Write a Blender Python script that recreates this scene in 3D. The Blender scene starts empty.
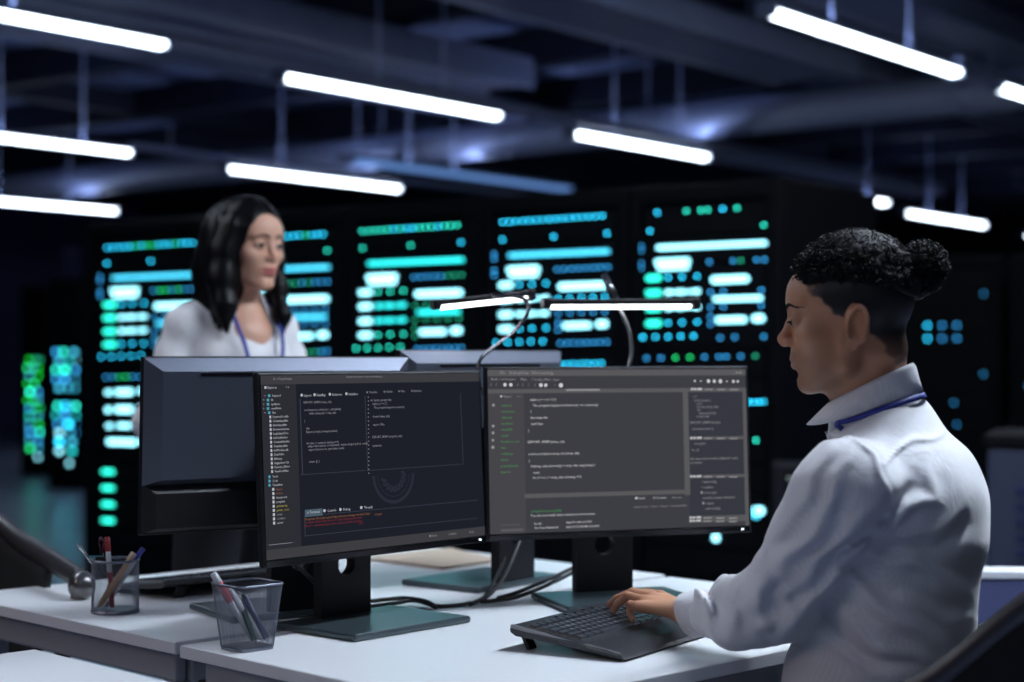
import bpy, bmesh, math, random
import numpy as np
from mathutils import Vector, Matrix
C = bpy.context.scene
COL = C.collection
PI = math.pi
random.seed(7)
# ------------------------------------------------------------------ camera, world, exposure
F = 1700.0                      # focal length in pixels of the 1024 px wide frame
H = 1.22                        # eye height
HZ = 357.0                      # horizon row
cam = bpy.data.cameras.new('camera'); camo = bpy.data.objects.new('camera', cam); COL.objects.link(camo)
camo.location = (0, 0, H); camo.rotation_euler = (PI/2, 0, 0)
cam.sensor_width = 36; cam.lens = F/1024*36; cam.shift_y = (HZ-341)/1024
cam.clip_start = .05; cam.clip_end = 200
cam.dof.use_dof = True; cam.dof.focus_distance = 2.86; cam.dof.aperture_fstop = 2.35
C.camera = camo
w = bpy.data.worlds.new('world'); C.world = w; w.use_nodes = True
w.node_tree.nodes['Background'].inputs[0].default_value = (.25, .36, .8, 1)
w.node_tree.nodes['Background'].inputs[1].default_value = .04
C.view_settings.view_transform = 'Standard'; C.view_settings.look = 'None'
C.view_settings.exposure = .22; C.view_settings.gamma = 1; C.view_settings.use_curve_mapping = False
C.cycles.use_denoising = True
try: C.cycles.denoiser = 'OPENIMAGEDENOISE'
except Exception: pass
C.cycles.max_bounces = 6; C.cycles.sample_clamp_indirect = 4

def P(x, y, d):                 # photo pixel at depth d -> world point
    return Vector(((x-512)*d/F, d, H-(y-HZ)*d/F))
def Pz(x, y, z):                # photo pixel on the level plane z
    return P(x, y, (H-z)*F/(y-HZ))

# ------------------------------------------------------------------ materials
def mat(name, col, rough=.5, metal=0, spec=.5, emit=None, es=0, bump=None, noise=None, coat=0, sss=0, sheen=0):
    m = bpy.data.materials.new(name); m.use_nodes = True
    nt = m.node_tree; b = nt.nodes['Principled BSDF']
    b.inputs['Base Color'].default_value = (*col, 1); b.inputs['Roughness'].default_value = rough
    b.inputs['Metallic'].default_value = metal; b.inputs['Specular IOR Level'].default_value = spec
    b.inputs['Coat Weight'].default_value = coat
    b.inputs['Sheen Weight'].default_value = sheen
    if emit: b.inputs['Emission Color'].default_value = (*emit, 1); b.inputs['Emission Strength'].default_value = es
    if sss:
        b.inputs['Subsurface Weight'].default_value = sss; b.inputs['Subsurface Radius'].default_value = (.012, .005, .003)
        b.inputs['Subsurface Scale'].default_value = .6
    if noise:                   # (scale, amount): gentle wear in the colour
        tc = nt.nodes.new('ShaderNodeTexCoord'); n = nt.nodes.new('ShaderNodeTexNoise'); n.inputs['Scale'].default_value = noise[0]
        n.inputs['Detail'].default_value = 4
        mx = nt.nodes.new('ShaderNodeMix'); mx.data_type = 'RGBA'
        mx.inputs[6].default_value = (*[c*(1-noise[1]) for c in col], 1); mx.inputs[7].default_value = (*[min(1, c*(1+noise[1])) for c in col], 1)
        nt.links.new(tc.outputs['Object'], n.inputs['Vector']); nt.links.new(n.outputs['Fac'], mx.inputs[0]); nt.links.new(mx.outputs[2], b.inputs['Base Color'])
    if bump:                    # (scale, strength, stretch)
        tc = nt.nodes.new('ShaderNodeTexCoord'); mp = nt.nodes.new('ShaderNodeMapping'); mp.inputs['Scale'].default_value = bump[2] if len(bump) > 2 else (1, 1, 1)
        n = nt.nodes.new('ShaderNodeTexNoise'); n.inputs['Scale'].default_value = bump[0]; n.inputs['Detail'].default_value = 3
        bp = nt.nodes.new('ShaderNodeBump'); bp.inputs['Strength'].default_value = bump[1]; bp.inputs['Distance'].default_value = .002
        nt.links.new(tc.outputs['Object'], mp.inputs[0]); nt.links.new(mp.outputs[0], n.inputs['Vector'])
        nt.links.new(n.outputs['Fac'], bp.inputs['Height']); nt.links.new(bp.outputs[0], b.inputs['Normal'])
    return m
def emis(name, col, s):
    m = bpy.data.materials.new(name); m.use_nodes = True; nt = m.node_tree; nt.nodes.clear()
    e = nt.nodes.new('ShaderNodeEmission'); o = nt.nodes.new('ShaderNodeOutputMaterial')
    e.inputs[0].default_value = (*col, 1); e.inputs[1].default_value = s; nt.links.new(e.outputs[0], o.inputs[0]); return m
M = {}
M['desk'] = mat('white_laminate', (.80, .81, .83), .32, noise=(3, .03))
M['desk_edge'] = mat('desk_edge_band', (.70, .70, .71), .5)
M['frame_grey'] = mat('grey_powder_coat', (.33, .335, .35), .5)
M['black_plastic'] = mat('black_plastic', (.007, .007, .009), .42, spec=.3, bump=(900, .15))
M['black_gloss'] = mat('gloss_black', (.006, .006, .008), .12)
M['stand'] = mat('black_stand_metal', (.006, .0065, .009), .5, spec=.25, noise=(40, .1))
M['stand_base'] = mat('dark_teal_grey_base', (.055, .075, .085), .28, metal=.3)
M['silver_back'] = mat('dark_silver_back', (.105, .115, .15), .38, metal=.6)
M['silver_edge'] = mat('silver_rim', (.5, .5, .53), .3, metal=.8)
M['chrome'] = mat('chrome', (.75, .75, .76), .15, metal=1)
M['cable'] = mat('black_rubber_cable', (.008, .008, .009), .42)
M['key'] = mat('keycap_black', (.035, .040, .052), .30, bump=(600, .1))
M['kb'] = mat('keyboard_body_charcoal', (.022, .023, .027), .36, bump=(700, .2))
M['kb_edge'] = mat('keyboard_silver_edge', (.22, .22, .23), .3, metal=.5)
M['mesh_metal'] = mat('silver_mesh_wire', (.22, .235, .28), .35, metal=.8)
M['chair_band'] = mat('chair_band_grey', (.045, .043, .047), .34)
M['chair_shell'] = mat('chair_black_fabric', (.006, .006, .007), .9, bump=(400, .4))
M['hub'] = mat('chair_hub_metal', (.16, .155, .155), .28, metal=.8)
M['rack'] = mat('rack_black_steel', (.0012, .0015, .003), .55, spec=.12)
M['rack_unit'] = mat('server_faceplate', (.0014, .0017, .003), .55, spec=.12)
M['ceiling'] = mat('ceiling_dark_paint', (.10, .125, .23), .8, noise=(1.5, .2))
M['ceil_panel'] = mat('ceiling_panel', (.26, .32, .52), .7, noise=(2, .15))
M['beam'] = mat('beam_dark_steel', (.02, .024, .045), .6)
M['duct'] = mat('galvanised_duct', (.34, .38, .52), .42, metal=.55, noise=(6, .15))
M['tray'] = mat('grey_cable_tray', (.24, .26, .38), .45, metal=.4, noise=(8, .12))
M['rod'] = mat('steel_rod', (.42, .48, .66), .5, metal=.2)
M['wall'] = mat('wall_dark_navy', (.012, .014, .024), .8, noise=(2, .2))
M['wall_violet_light'] = mat('wall_lit_violet', (.06, .07, .19), .8, noise=(1, .2))  # violet light on the far wall is put into its colour
M['glow_slat_blue'] = mat('deep_blue_glow_and_slats', (.003, .006, .05), .6)  # blue glow put into a panel colour; also colours the cabinet slats
M['housing'] = mat('lamp_housing', (.20, .24, .34), .4, metal=.3)
M['lamp'] = emis('lamp_diffuser_lit', (.74, .86, 1), 10)
M['added_uplight'] = emis('added_ceiling_fill_strip', (.45, .58, 1), 17)  # glow added on top of the lamps to brighten the ceiling
M['lamp_dim'] = emis('lamp_diffuser_dim_blue', (.16, .34, .8), .7)
M['pipe'] = mat('round_duct_lit_tone', (.42, .47, .62), .4, metal=.3, noise=(6, .1))  # paler than the other ducts, in place of light falling on it
M['added_near'] = emis('added_lamp_bright', (.80, .88, 1), 36)  # stronger than the visible lamps, for added ones beyond the frame
M['added_key'] = emis('added_lamp_key', (.76, .87, 1), 150)  # boosted key light, added beyond the frame
M['added_warm_fill'] = emis('added_lamp_warm_fill', (1, .82, .78), 52)  # warm fill light, added beyond the frame
M['lampbar'] = emis('desk_lamp_led_lit', (.93, .97, 1), 5)
M['manila'] = mat('manila_card', (.62, .50, .38), .7)
M['paper'] = mat('paper_white', (.8, .79, .77), .8)
M['white_pl'] = mat('white_plastic', (.62, .62, .64), .3)
M['clear_pl'] = mat('translucent_plastic', (.50, .50, .55), .2)
M['red'] = mat('red_plastic', (.35, .02, .03), .35)
M['blue'] = mat('blue_plastic', (.02, .03, .30), .3)
M['darkblue'] = mat('dark_blue_plastic', (.02, .025, .08), .3)
M['green'] = mat('dark_green_plastic', (.015, .05, .03), .3)
M['teal'] = mat('teal_plastic', (.02, .22, .26), .3)
M['wood'] = mat('pencil_wood', (.48, .30, .17), .6, bump=(60, .3, (1, 1, 12)))
M['lanyard'] = mat('blue_lanyard_ribbon', (.020, .032, .26), .6, bump=(1500, .3))
M['trouser'] = mat('dark_trousers', (.004, .0045, .008), .85)
M['shoe'] = mat('black_leather', (.01, .01, .01), .3)
M['cabinet'] = mat('slate_cabinet', (.022, .028, .055), .5)
M['strip_blue'] = emis('emissive_blue_stripe', (.03, .22, .8), .7)
M['grille'] = mat('grey_equipment_panel', (.09, .10, .13), .5)
# glossy dark floor
def floor_mat():
    m = mat('polished_floor', (.03, .038, .065), .22); nt = m.node_tree; b = nt.nodes['Principled BSDF']
    tc = nt.nodes.new('ShaderNodeTexCoord'); mp = nt.nodes.new('ShaderNodeMapping'); mp.inputs['Rotation'].default_value = (0, 0, math.radians(-37.7))
    br = nt.nodes.new('ShaderNodeTexBrick'); br.inputs['Scale'].default_value = 1; br.offset = 0
    br.inputs['Brick Width'].default_value = .6; br.inputs['Row Height'].default_value = .6; br.inputs['Mortar Size'].default_value = .004
    br.inputs['Color1'].default_value = (.21, .25, .37, 1); br.inputs['Color2'].default_value = (.23, .27, .39, 1); br.inputs['Mortar'].default_value = (.05, .06, .09, 1)
    nt.links.new(tc.outputs['Object'], mp.inputs[0]); nt.links.new(mp.outputs[0], br.inputs['Vector']); nt.links.new(br.outputs[0], b.inputs['Base Color'])
    n = nt.nodes.new('ShaderNodeTexNoise'); n.inputs['Scale'].default_value = 2.5
    mr = nt.nodes.new('ShaderNodeMapRange'); mr.inputs[3].default_value = .22; mr.inputs[4].default_value = .4
    nt.links.new(tc.outputs['Object'], n.inputs['Vector']); nt.links.new(n.outputs[0], mr.inputs[0]); nt.links.new(mr.outputs[0], b.inputs['Roughness'])
    return m
M['floor'] = floor_mat()
# shirt cloth: white with fine woven stripes
def shirt_mat(name, col, stripe):
    m = mat(name, col, .85, sheen=.3); nt = m.node_tree; b = nt.nodes['Principled BSDF']
    tc = nt.nodes.new('ShaderNodeTexCoord'); wv = nt.nodes.new('ShaderNodeTexWave'); mp = nt.nodes.new('ShaderNodeMapping')
    mp.inputs['Rotation'].default_value = (0, 0, math.radians(-64))
    wv.inputs['Scale'].default_value = 75; wv.inputs['Distortion'].default_value = .6; wv.inputs['Detail'].default_value = 1; wv.bands_direction = 'X'
    mx = nt.nodes.new('ShaderNodeMix'); mx.data_type = 'RGBA'; mx.inputs[6].default_value = (*[c*stripe for c in col], 1); mx.inputs[7].default_value = (*col, 1)
    nt.links.new(tc.outputs['Object'], mp.inputs[0]); nt.links.new(mp.outputs[0], wv.inputs['Vector']); nt.links.new(wv.outputs['Fac'], mx.inputs[0]); nt.links.new(mx.outputs[2], b.inputs['Base Color'])
    n = nt.nodes.new('ShaderNodeTexNoise'); n.inputs['Scale'].default_value = 26; n.inputs['Detail'].default_value = 5; n.inputs['Distortion'].default_value = 1.2
    bp = nt.nodes.new('ShaderNodeBump'); bp.inputs['Strength'].default_value = .35; bp.inputs['Distance'].default_value = .006
    nt.links.new(tc.outputs['Object'], n.inputs['Vector']); nt.links.new(n.outputs[0], bp.inputs['Height']); nt.links.new(bp.outputs[0], b.inputs['Normal'])
    return m
M['shirt_m'] = shirt_mat('white_striped_cotton', (.74, .73, .76), .93)
M['shirt_w'] = shirt_mat('white_cotton', (.80, .78, .79), .97)
def skin_mat(name):
    m = mat(name, (.5, .3, .2), .45, sss=.12); nt = m.node_tree; b = nt.nodes['Principled BSDF']
    a = nt.nodes.new('ShaderNodeAttribute'); a.attribute_name = 'tint'
    n = nt.nodes.new('ShaderNodeTexNoise'); n.inputs['Scale'].default_value = 350; n.inputs['Detail'].default_value = 3
    tc = nt.nodes.new('ShaderNodeTexCoord'); nt.links.new(tc.outputs['Object'], n.inputs['Vector'])
    bp = nt.nodes.new('ShaderNodeBump'); bp.inputs['Strength'].default_value = .12; bp.inputs['Distance'].default_value = .001
    nt.links.new(n.outputs[0], bp.inputs['Height']); nt.links.new(bp.outputs[0], b.inputs['Normal']); nt.links.new(a.outputs['Color'], b.inputs['Base Color'])
    return m
M['skin'] = skin_mat('skin')
M['hair_m'] = mat('black_curly_hair', (.003, .003, .0035), .8, spec=.25, bump=(220, .6))
M['curl_m'] = mat('black_curls', (.002, .002, .003), .55, spec=.16)
M['hair_w'] = mat('black_straight_hair', (.0015, .0013, .002), .42, spec=.16)
M['eye'] = mat('eye_white', (.34, .31, .30), .2, coat=1)
M['iris'] = mat('dark_brown_iris', (.012, .006, .004), .1, coat=1)
M['nail'] = mat('fingernail', (.62, .42, .36), .3)

# ------------------------------------------------------------------ object helpers
def link(o, parent=None):
    COL.objects.link(o)
    if parent: o.parent = parent
    return o
def tag(o, label=None, cat=None, group=None, kind=None):
    if label: o['label'] = label
    if cat: o['category'] = cat
    if group: o['group'] = group
    if kind: o['kind'] = kind
    return o
def empty(name, loc=(0, 0, 0), rz=0, label=None, cat=None, group=None):
    o = bpy.data.objects.new(name, None); COL.objects.link(o); o.location = loc; o.rotation_euler = (0, 0, rz); o.empty_display_size = .05
    return tag(o, label, cat, group)
def copy_tree(o, parent=None):
    c = o.copy(); COL.objects.link(c); c.parent = parent
    for ch in list(o.children): copy_tree(ch, c)
    return c
class MB:                       # collects shapes into ONE mesh object
    def __init__(s): s.bm = bmesh.new()
    def box(s, c, h, R=None, bev=0, seg=2):
        b = bmesh.new(); r = bmesh.ops.create_cube(b, size=2)
        for v in b.verts: v.co = Vector((v.co.x*h[0], v.co.y*h[1], v.co.z*h[2]))
        if bev: bmesh.ops.bevel(b, geom=list(b.edges), offset=bev, segments=seg, profile=.5, affect='EDGES')
        for v in b.verts:
            if R is not None: v.co = R @ v.co
            v.co += Vector(c)
        s.add(b); return s
    def add(s, b):
        me = bpy.data.meshes.new('t'); b.to_mesh(me); b.free(); s.bm.from_mesh(me); bpy.data.meshes.remove(me)
    def raw(s, vs, fs):
        vv = [s.bm.verts.new(v) for v in vs]
        for f in fs:
            try: s.bm.faces.new([vv[i] for i in f])
            except ValueError: pass
        return s
    def prism(s, pts, z0, z1, T=None):      # pts ccw outline in xy; T optional transform
        n = len(pts); vs = [Vector((p[0], p[1], z0)) for p in pts]+[Vector((p[0], p[1], z1)) for p in pts]
        if T is not None: vs = [T @ v for v in vs]
        return s.raw(vs, [list(range(n))[::-1], list(range(n, 2*n))]+[[i, (i+1) % n, n+(i+1) % n, n+i] for i in range(n)])
    def tube(s, pts, r, n=8, cap=True, flat=None):   # r number or list; flat=(up vector, width factor)
        pts = [Vector(p) for p in pts]; m = len(pts); rs = r if isinstance(r, (list, tuple)) else [r]*m
        rings = []; prev = None
        for i, p in enumerate(pts):
            t = (pts[min(i+1, m-1)]-pts[max(i-1, 0)]).normalized()
            if prev is None:
                a = Vector((0, 0, 1)) if abs(t.z) < .9 else Vector((1, 0, 0)); u = t.cross(a).normalized()
            else:
                u = (prev-t*prev.dot(t)).normalized()
            prev = u; v = t.cross(u)
            rings.append([p+(u*math.cos(2*PI*k/n)+v*math.sin(2*PI*k/n))*rs[i] for k in range(n)])
        vs = [q for rg in rings for q in rg]; fs = []
        for i in range(m-1):
            for k in range(n): fs.append([i*n+k, i*n+(k+1) % n, (i+1)*n+(k+1) % n, (i+1)*n+k])
        if cap: fs += [list(range(n))[::-1], [(m-1)*n+k for k in range(n)]]
        return s.raw(vs, fs)
    def lathe(s, prof, c=(0, 0, 0), n=32, T=None):   # prof [(r,z)]
        vs = []; fs = []
        for (r, z) in prof:
            for k in range(n):
                v = Vector((r*math.cos(2*PI*k/n), r*math.sin(2*PI*k/n), z))
                vs.append((T @ v if T is not None else v)+Vector(c))
        for i in range(len(prof)-1):
            for k in range(n): fs.append([i*n+k, i*n+(k+1) % n, (i+1)*n+(k+1) % n, (i+1)*n+k])
        return s.raw(vs, fs)
    def build(s, name, m, parent=None, smooth=False, org=None):
        bmesh.ops.recalc_face_normals(s.bm, faces=list(s.bm.faces))
        if org is not None:
            for v in s.bm.verts: v.co -= Vector(org)
        me = bpy.data.meshes.new(name); s.bm.to_mesh(me); s.bm.free(); me.materials.append(m)
        if smooth: me.polygons.foreach_set('use_smooth', [True]*len(me.polygons))
        o = bpy.data.objects.new(name, me); link(o, parent)
        if org is not None and parent is None: o.location = org
        return o
def axes(rz): return Matrix.Rotation(rz, 3, 'Z')
def spline(pts, n=8):           # Catmull-Rom through points
    pts = [Vector(p) for p in pts]; out = []
    e = [pts[0]*2-pts[1]]+pts+[pts[-1]*2-pts[-2]]
    for i in range(1, len(e)-2):
        for k in range(n):
            t = k/n; a, b, c, d = e[i-1], e[i], e[i+1], e[i+2]
            out.append(.5*((2*b)+(c-a)*t+(2*a-5*b+4*c-d)*t*t+(3*b-a-3*c+d)*t**3))
    out.append(pts[-1]); return out

# ------------------------------------------------------------------ implicit surface mesher (numpy surface nets)
def surfnet(fn, lo, hi, h):
    lo = np.array(lo, float); hi = np.array(hi, float); n = np.ceil((hi-lo)/h).astype(int)+1
    xs = [lo[i]+h*np.arange(n[i]) for i in range(3)]
    V = np.empty(tuple(n), np.float32)
    st = max(1, int(400000//(n[1]*n[2])))
    for i in range(0, n[0], st):
        g = np.stack(np.meshgrid(xs[0][i:i+st], xs[1], xs[2], indexing='ij'), -1).reshape(-1, 3)
        V[i:i+st] = fn(g).reshape(-1, n[1], n[2])
    S = V < 0; nx, ny, nz = [k-1 for k in n]
    acc = np.zeros((nx, ny, nz, 3), np.float32); cnt = np.zeros((nx, ny, nz), np.float32)
    off = np.array([[i, j, k] for i in (0, 1) for j in (0, 1) for k in (0, 1)])
    def sub(A, o): return A[o[0]:o[0]+nx, o[1]:o[1]+ny, o[2]:o[2]+nz]
    for a in off:
        for ax in range(3):
            if a[ax] == 0:
                b = a.copy(); b[ax] = 1; va, vb = sub(V, a), sub(V, b); cr = sub(S, a) != sub(S, b)
                den = np.where(cr, va-vb, 1); t = np.where(cr, va/den, 0)
                for q in range(3):
                    acc[..., q] += np.where(cr, a[q]+(t if q == ax else 0), 0)
                cnt += cr
    act = cnt > 0; idx = -np.ones((nx, ny, nz), np.int64); idx[act] = np.arange(act.sum())
    ci = np.argwhere(act); vs = lo+(ci+acc[act]/cnt[act][:, None])*h
    fs = []
    for ax in range(3):
        o1, o2 = [(1, 2), (2, 0), (0, 1)][ax]
        sl0 = [slice(None)]*3; sl1 = [slice(None)]*3; sl0[ax] = slice(0, -1); sl1[ax] = slice(1, None)
        ch = S[tuple(sl0)] != S[tuple(sl1)]; e = np.argwhere(ch)
        ok = (e[:, o1] > 0) & (e[:, o2] > 0) & (e[:, o1] < [nx, ny, nz][o1]) & (e[:, o2] < [nx, ny, nz][o2]); e = e[ok]
        ins = S[e[:, 0], e[:, 1], e[:, 2]]
        def cell(d1, d2):
            q = e.copy(); q[:, o1] -= d1; q[:, o2] -= d2; return idx[q[:, 0], q[:, 1], q[:, 2]]
        quad = np.stack([cell(1, 1), cell(0, 1), cell(0, 0), cell(1, 0)], 1)
        quad[~ins] = quad[~ins][:, ::-1]
        fs.append(quad)
    fs = np.concatenate(fs); fs = fs[(fs >= 0).all(1)]
    return vs, fs
def mesh_np(name, vs, fs, m, parent=None, org=(0, 0, 0), tint=None, mats=None, midx=None):
    me = bpy.data.meshes.new(name); vs = vs-np.array(org)
    me.vertices.add(len(vs)); me.vertices.foreach_set('co', vs.astype(np.float32).ravel())
    me.loops.add(len(fs)*4); me.loops.foreach_set('vertex_index', fs.astype(np.int32).ravel())
    me.polygons.add(len(fs)); me.polygons.foreach_set('loop_start', np.arange(0, len(fs)*4, 4, dtype=np.int32))
    me.polygons.foreach_set('use_smooth', np.ones(len(fs), bool)); me.update(); me.validate()
    me.materials.append(m)
    if tint is not None:
        a = me.color_attributes.new('tint', 'FLOAT_COLOR', 'POINT'); a.data.foreach_set('color', np.concatenate([tint, np.ones((len(tint), 1))], 1).astype(np.float32).ravel())
    o = bpy.data.objects.new(name, me); link(o, parent)
    return o
def cap(p, a, b, ra, rb):
    a = np.array(a, float); b = np.array(b, float); ab = b-a; t = np.clip(((p-a)@ab)/(ab@ab), 0, 1)
    return np.linalg.norm(p-a-t[:, None]*ab, axis=1)-(ra+(rb-ra)*t)
def ell(p, c, r, R=None):
    q = p-np.array(c, float)
    if R is not None: q = q@R
    r = np.array(r, float); k0 = np.linalg.norm(q/r, axis=1); k1 = np.linalg.norm(q/(r*r), axis=1)+1e-9
    return k0*(k0-1)/k1
def smin(a, b, k): h = np.clip(.5+.5*(b-a)/k, 0, 1); return b*(1-h)+a*h-k*h*(1-h)
def smax(a, b, k): return -smin(-a, -b, k)
def chain(p, pts, rs, k=.01):
    d = None
    for i in range(len(pts)-1):
        e = cap(p, pts[i], pts[i+1], rs[i], rs[i+1]); d = e if d is None else smin(d, e, k)
    return d
_rng = np.random.RandomState(5)
def wav(seed, n=7, lo=20, hi=60, ax=None):    # smooth pseudo-noise of unit size: sum of warped sines
    r = np.random.RandomState(seed); ks = r.normal(size=(n, 3)); ks /= np.linalg.norm(ks, axis=1)[:, None]
    if ax is not None: ks = ks*np.array(ax); 
    ks *= r.uniform(lo, hi, (n, 1)); ph = r.uniform(0, 6.28, n)
    def f(p):
        w_ = .25*np.sin(p@ks[0]*.5+1)
        return sum(np.sin(p@ks[i]+ph[i]+2*w_) for i in range(n))/n**.5
    return f
# ------------------------------------------------------------------ the room: grid axes A (along the lamps) and B (across)
A = Vector((.611, .7916, 0)); B = Vector((.7916, -.611, 0))
RA = math.atan2(A.y, A.x)
RM = axes(RA)                   # local x -> A, local y -> -B
def G(a, b, z=0): return A*a+B*b+Vector((0, 0, z))
def struct(name, mb, m, **k): o = mb.build(name, m, **k); o['kind'] = 'structure'; return o
struct('floor', MB().box((3, 12, -.05), (30, 24, .05)), M['floor'])
struct('ceiling', MB().box((3, 12, 4.25), (30, 24, .1)), M['ceiling'])
struct('wall_back', MB().box(G(33, -6, 2.1), (.1, 30, 2.1), RM), M['wall'])
struct('wall_left', MB().box(G(12, -25, 2.1), (24, .1, 2.1), RM), M['wall_violet_light'])
struct('wall_right', MB().box(G(20, 7, 2.1), (14, .1, 2.1), RM), M['wall'])
for k in range(14):             # dark downstand beams across the lamps' direction
    struct('trim_%d' % (k+1), MB().box(G(1.2+2.2*k, -8, 3.98), (.11, 18, .17), RM, bev=.01), M['beam'])
for k, b in enumerate((-14.2, -10.4, -6.9, -3.4)):
    struct('trim_%d' % (k+15), MB().box(G(12, b-.35, 4.0), (20, .09, .15), RM, bev=.01), M['beam'])
mb = MB()                       # lay-in panels between the beams
for i in range(13):
    for j in range(9):
        a = 2.3+2.2*i; b = -16.9+2.3*j
        if (i*7+j*5) % 4 == 0: continue
        mb.box(G(a, b, 4.11), (.82, .86, .02), RM, bev=.006)
struct('trim_19', mb, M['ceil_panel'])
struct('wall_blue_glow', MB().box(P(74, 300, 19.5)-Vector((0, 0, .55)), (.11, .05, 1.15), axes(-.3)), M['glow_slat_blue'])  # made-up panel that carries the blue glow as colour

# suspended linear lamps: ceiling rail, two rods each, housing and lit diffuser
LZ = 3.0
def lamp_bar(a0, a1, b, label, rods=(.3, .72), lit=True, w_=.052, m=None):
    L = (a1-a0)/2; c = G((a0+a1)/2, b, LZ)
    t = empty('linear_ceiling_lamp', c, RA, label, 'ceiling lamp', 'suspended linear ceiling lamps')
    MB().box((0, 0, .055), (L+.02, w_+.012, .022), bev=.006).build('housing', M['housing'], t)
    MB().box((0, 0, .079), (L-.02, .022, .0015)).build('added_uplight_strip', M['added_uplight'], t)  # added emitter, lights the ceiling from below
    n = 5; prof = [(w_*math.cos(PI+PI*k/8), .034+.034*math.sin(PI+PI*k/8)) for k in range(9)]
    T = Matrix(((0, 0, 1, 0), (1, 0, 0, 0), (0, 1, 0, 0), (0, 0, 0, 1)))
    MB().prism(prof, -L, L, T).build('diffuser', M[m or 'lamp'] if lit else M['housing'], t)
    for s in (-1, 1): MB().box((s*(L+.014), 0, .035), (.012, w_+.01, .045), bev=.005).build('end_cap', M['housing'], t)
    for r in rods:
        MB().tube([((r*2-1)*L, 0, .07), ((r*2-1)*L, 0, 1.15)], .013, 6).build('hanging_rod', M['rod'], t)
    return t
lamp_bar(4.0, 6.53, -7.6, 'lit ceiling lamp at the upper left corner of the view, largest on the left', (.15, .6))
lamp_bar(7.75, 9.98, -7.86, 'lit ceiling lamp in upper centre left, hung on two rods above the woman and screens', (.42, .73))
lamp_bar(11.15, 13.2, -8.0, 'lit ceiling lamp in the centre, above the gap between the two rightmost lit racks', (.3, .8))
lamp_bar(7.85, 10.25, -4.37, 'large lit ceiling lamp at upper right above the seated man')
lamp_bar(10.95, 13.3, -4.37, 'lit ceiling lamp cut by the right frame edge just under the round duct')
lamp_bar(7.4, 9.8, -11.85, 'lit ceiling lamp at the left frame edge, the middle of the three stacked there', (.45, .8))
lamp_bar(11.2, 13.66, -12.1, 'lit ceiling lamp right above the standing woman', (.3, .75))
lamp_bar(11.2, 13.6, -16.7, 'lowest lit ceiling lamp at the left frame edge')
lamp_bar(19.8, 22.3, -9.1, 'lit ceiling lamp behind and above the seated man, low at right')
lamp_bar(17.5, 18.4, -8.7, 'short small lit ceiling lamp just above the man, left of the low right one', (.5,))
lamp_bar(24.6, 26.5, -9.4, 'farthest lit ceiling lamp at the right frame edge behind the hair bun', (.5,))
for a0, b, m in ((4.2, -4.37, 'lamp'), (.4, -4.37, 'added_near'), (-3.4, -4.37, 'added_warm_fill'), (-1.6, -.87, 'lamp'), (2.5, -.87, 'added_key'), (6.2, -.87, 'added_near'), (-2.4, 2.6, 'lamp')):  # unseen lamps added as key, fill and extra brightness
    lamp_bar(a0, a0+2.4, b, 'lit ceiling lamp added outside the view to light the desks and people', m=m)
lamp_bar(11.4, 14.8, -10.7, 'dim pale blue ceiling fixture in the middle above the racks', (.25, .45), m='lamp_dim', w_=.09)
for b, a0, a1, lb in ((-7.86, 6.47, 17.6, 'long lighting rail joining the centre row of ceiling lamps'), (-4.37, 10.3, 20, 'long lighting rail joining the right hand row of ceiling lamps'), (-11.95, 9.9, 20, 'long lighting rail joining the left hand row of ceiling lamps')):
    tag(MB().box((0, 0, 0), ((a1-a0)/2, .035, .03), bev=.006).build('lighting_rail', M['duct']), lb, 'rail', 'ceiling lighting rails')
    o = bpy.context.scene.collection.objects[-1]; o.location = G((a0+a1)/2, b, 3.10); o.rotation_euler = (0, 0, RA)
# ducts
def duct_round(a, b0, b1, z, r, label):
    L = (b1-b0)/2; t = empty('round_ventilation_duct', G(a, (b0+b1)/2, z), RA, label, 'duct', 'ventilation ducts under the ceiling')
    T = Matrix.Rotation(PI/2, 4, 'X')
    MB().lathe([(r, -L), (r, L)], n=28, T=T).build('pipe', M['pipe'], t, smooth=True)
    y = -L
    while y < L:
        MB().lathe([(r, y-.03), (r+.012, y-.02), (r+.012, y+.02), (r, y+.03)], n=28, T=T).build('joint_ring', M['duct'], t, smooth=True); y += 2.9
    y = -L+1
    while y < L: MB().tube([(0, y, r), (0, y, 4.1-z)], .012, 6).build('hanging_rod', M['rod'], t); y += 3.3
duct_round(13.2, -20, -1, 3.36, .165, 'large round grey duct crossing the view under the ceiling')
def duct_flat(a0, a1, b, z, w_, h_, label, m='tray', ribs=True):
    L = (a1-a0)/2; t = empty('flat_ventilation_duct', G((a0+a1)/2, b, z), RA, label, 'duct', 'ventilation ducts under the ceiling')
    MB().box((0, 0, 0), (L, w_, h_), bev=.012).build('duct_body', M[m], t)
    if ribs:
        rb = MB(); x = -L+.1
        while x < L: rb.box((x, 0, -h_-.004), (.012, w_*.94, .008)); x += .12
        rb.build('underside_ribs', M[m], t)
    for s in (-1, 1): MB().box((0, s*(w_+.004), 0), (L, .02, h_+.03), bev=.006).build('side_flange', M['duct'], t)
    x = -L+.6
    while x < L: MB().tube([(x, w_*.8, h_), (x, w_*.8, 4.1-z)], .012, 6).build('hanging_rod', M['rod'], t); x += 2.6
duct_flat(-2, 12.2, -6.35, 3.5, .34, .06, 'wide ribbed grey tray in the top centre, ending near the large right lamp')
duct_flat(-2, 11.5, -8.9, 3.62, .24, .10, 'grey flat duct in the upper left above the first lamp', ribs=False)
duct_flat(-2, 22, -5.2, 3.72, .30, .07, 'grey flat duct along the top right corner', m='duct', ribs=False)
duct_flat(9, 26, -6.6, 3.70, .20, .05, 'narrow cable tray running behind the round duct towards the right', ribs=True)
duct_flat(2, 24, -10.6, 3.7, .18, .05, 'narrow cable tray left of centre under the ceiling', ribs=True)

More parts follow.
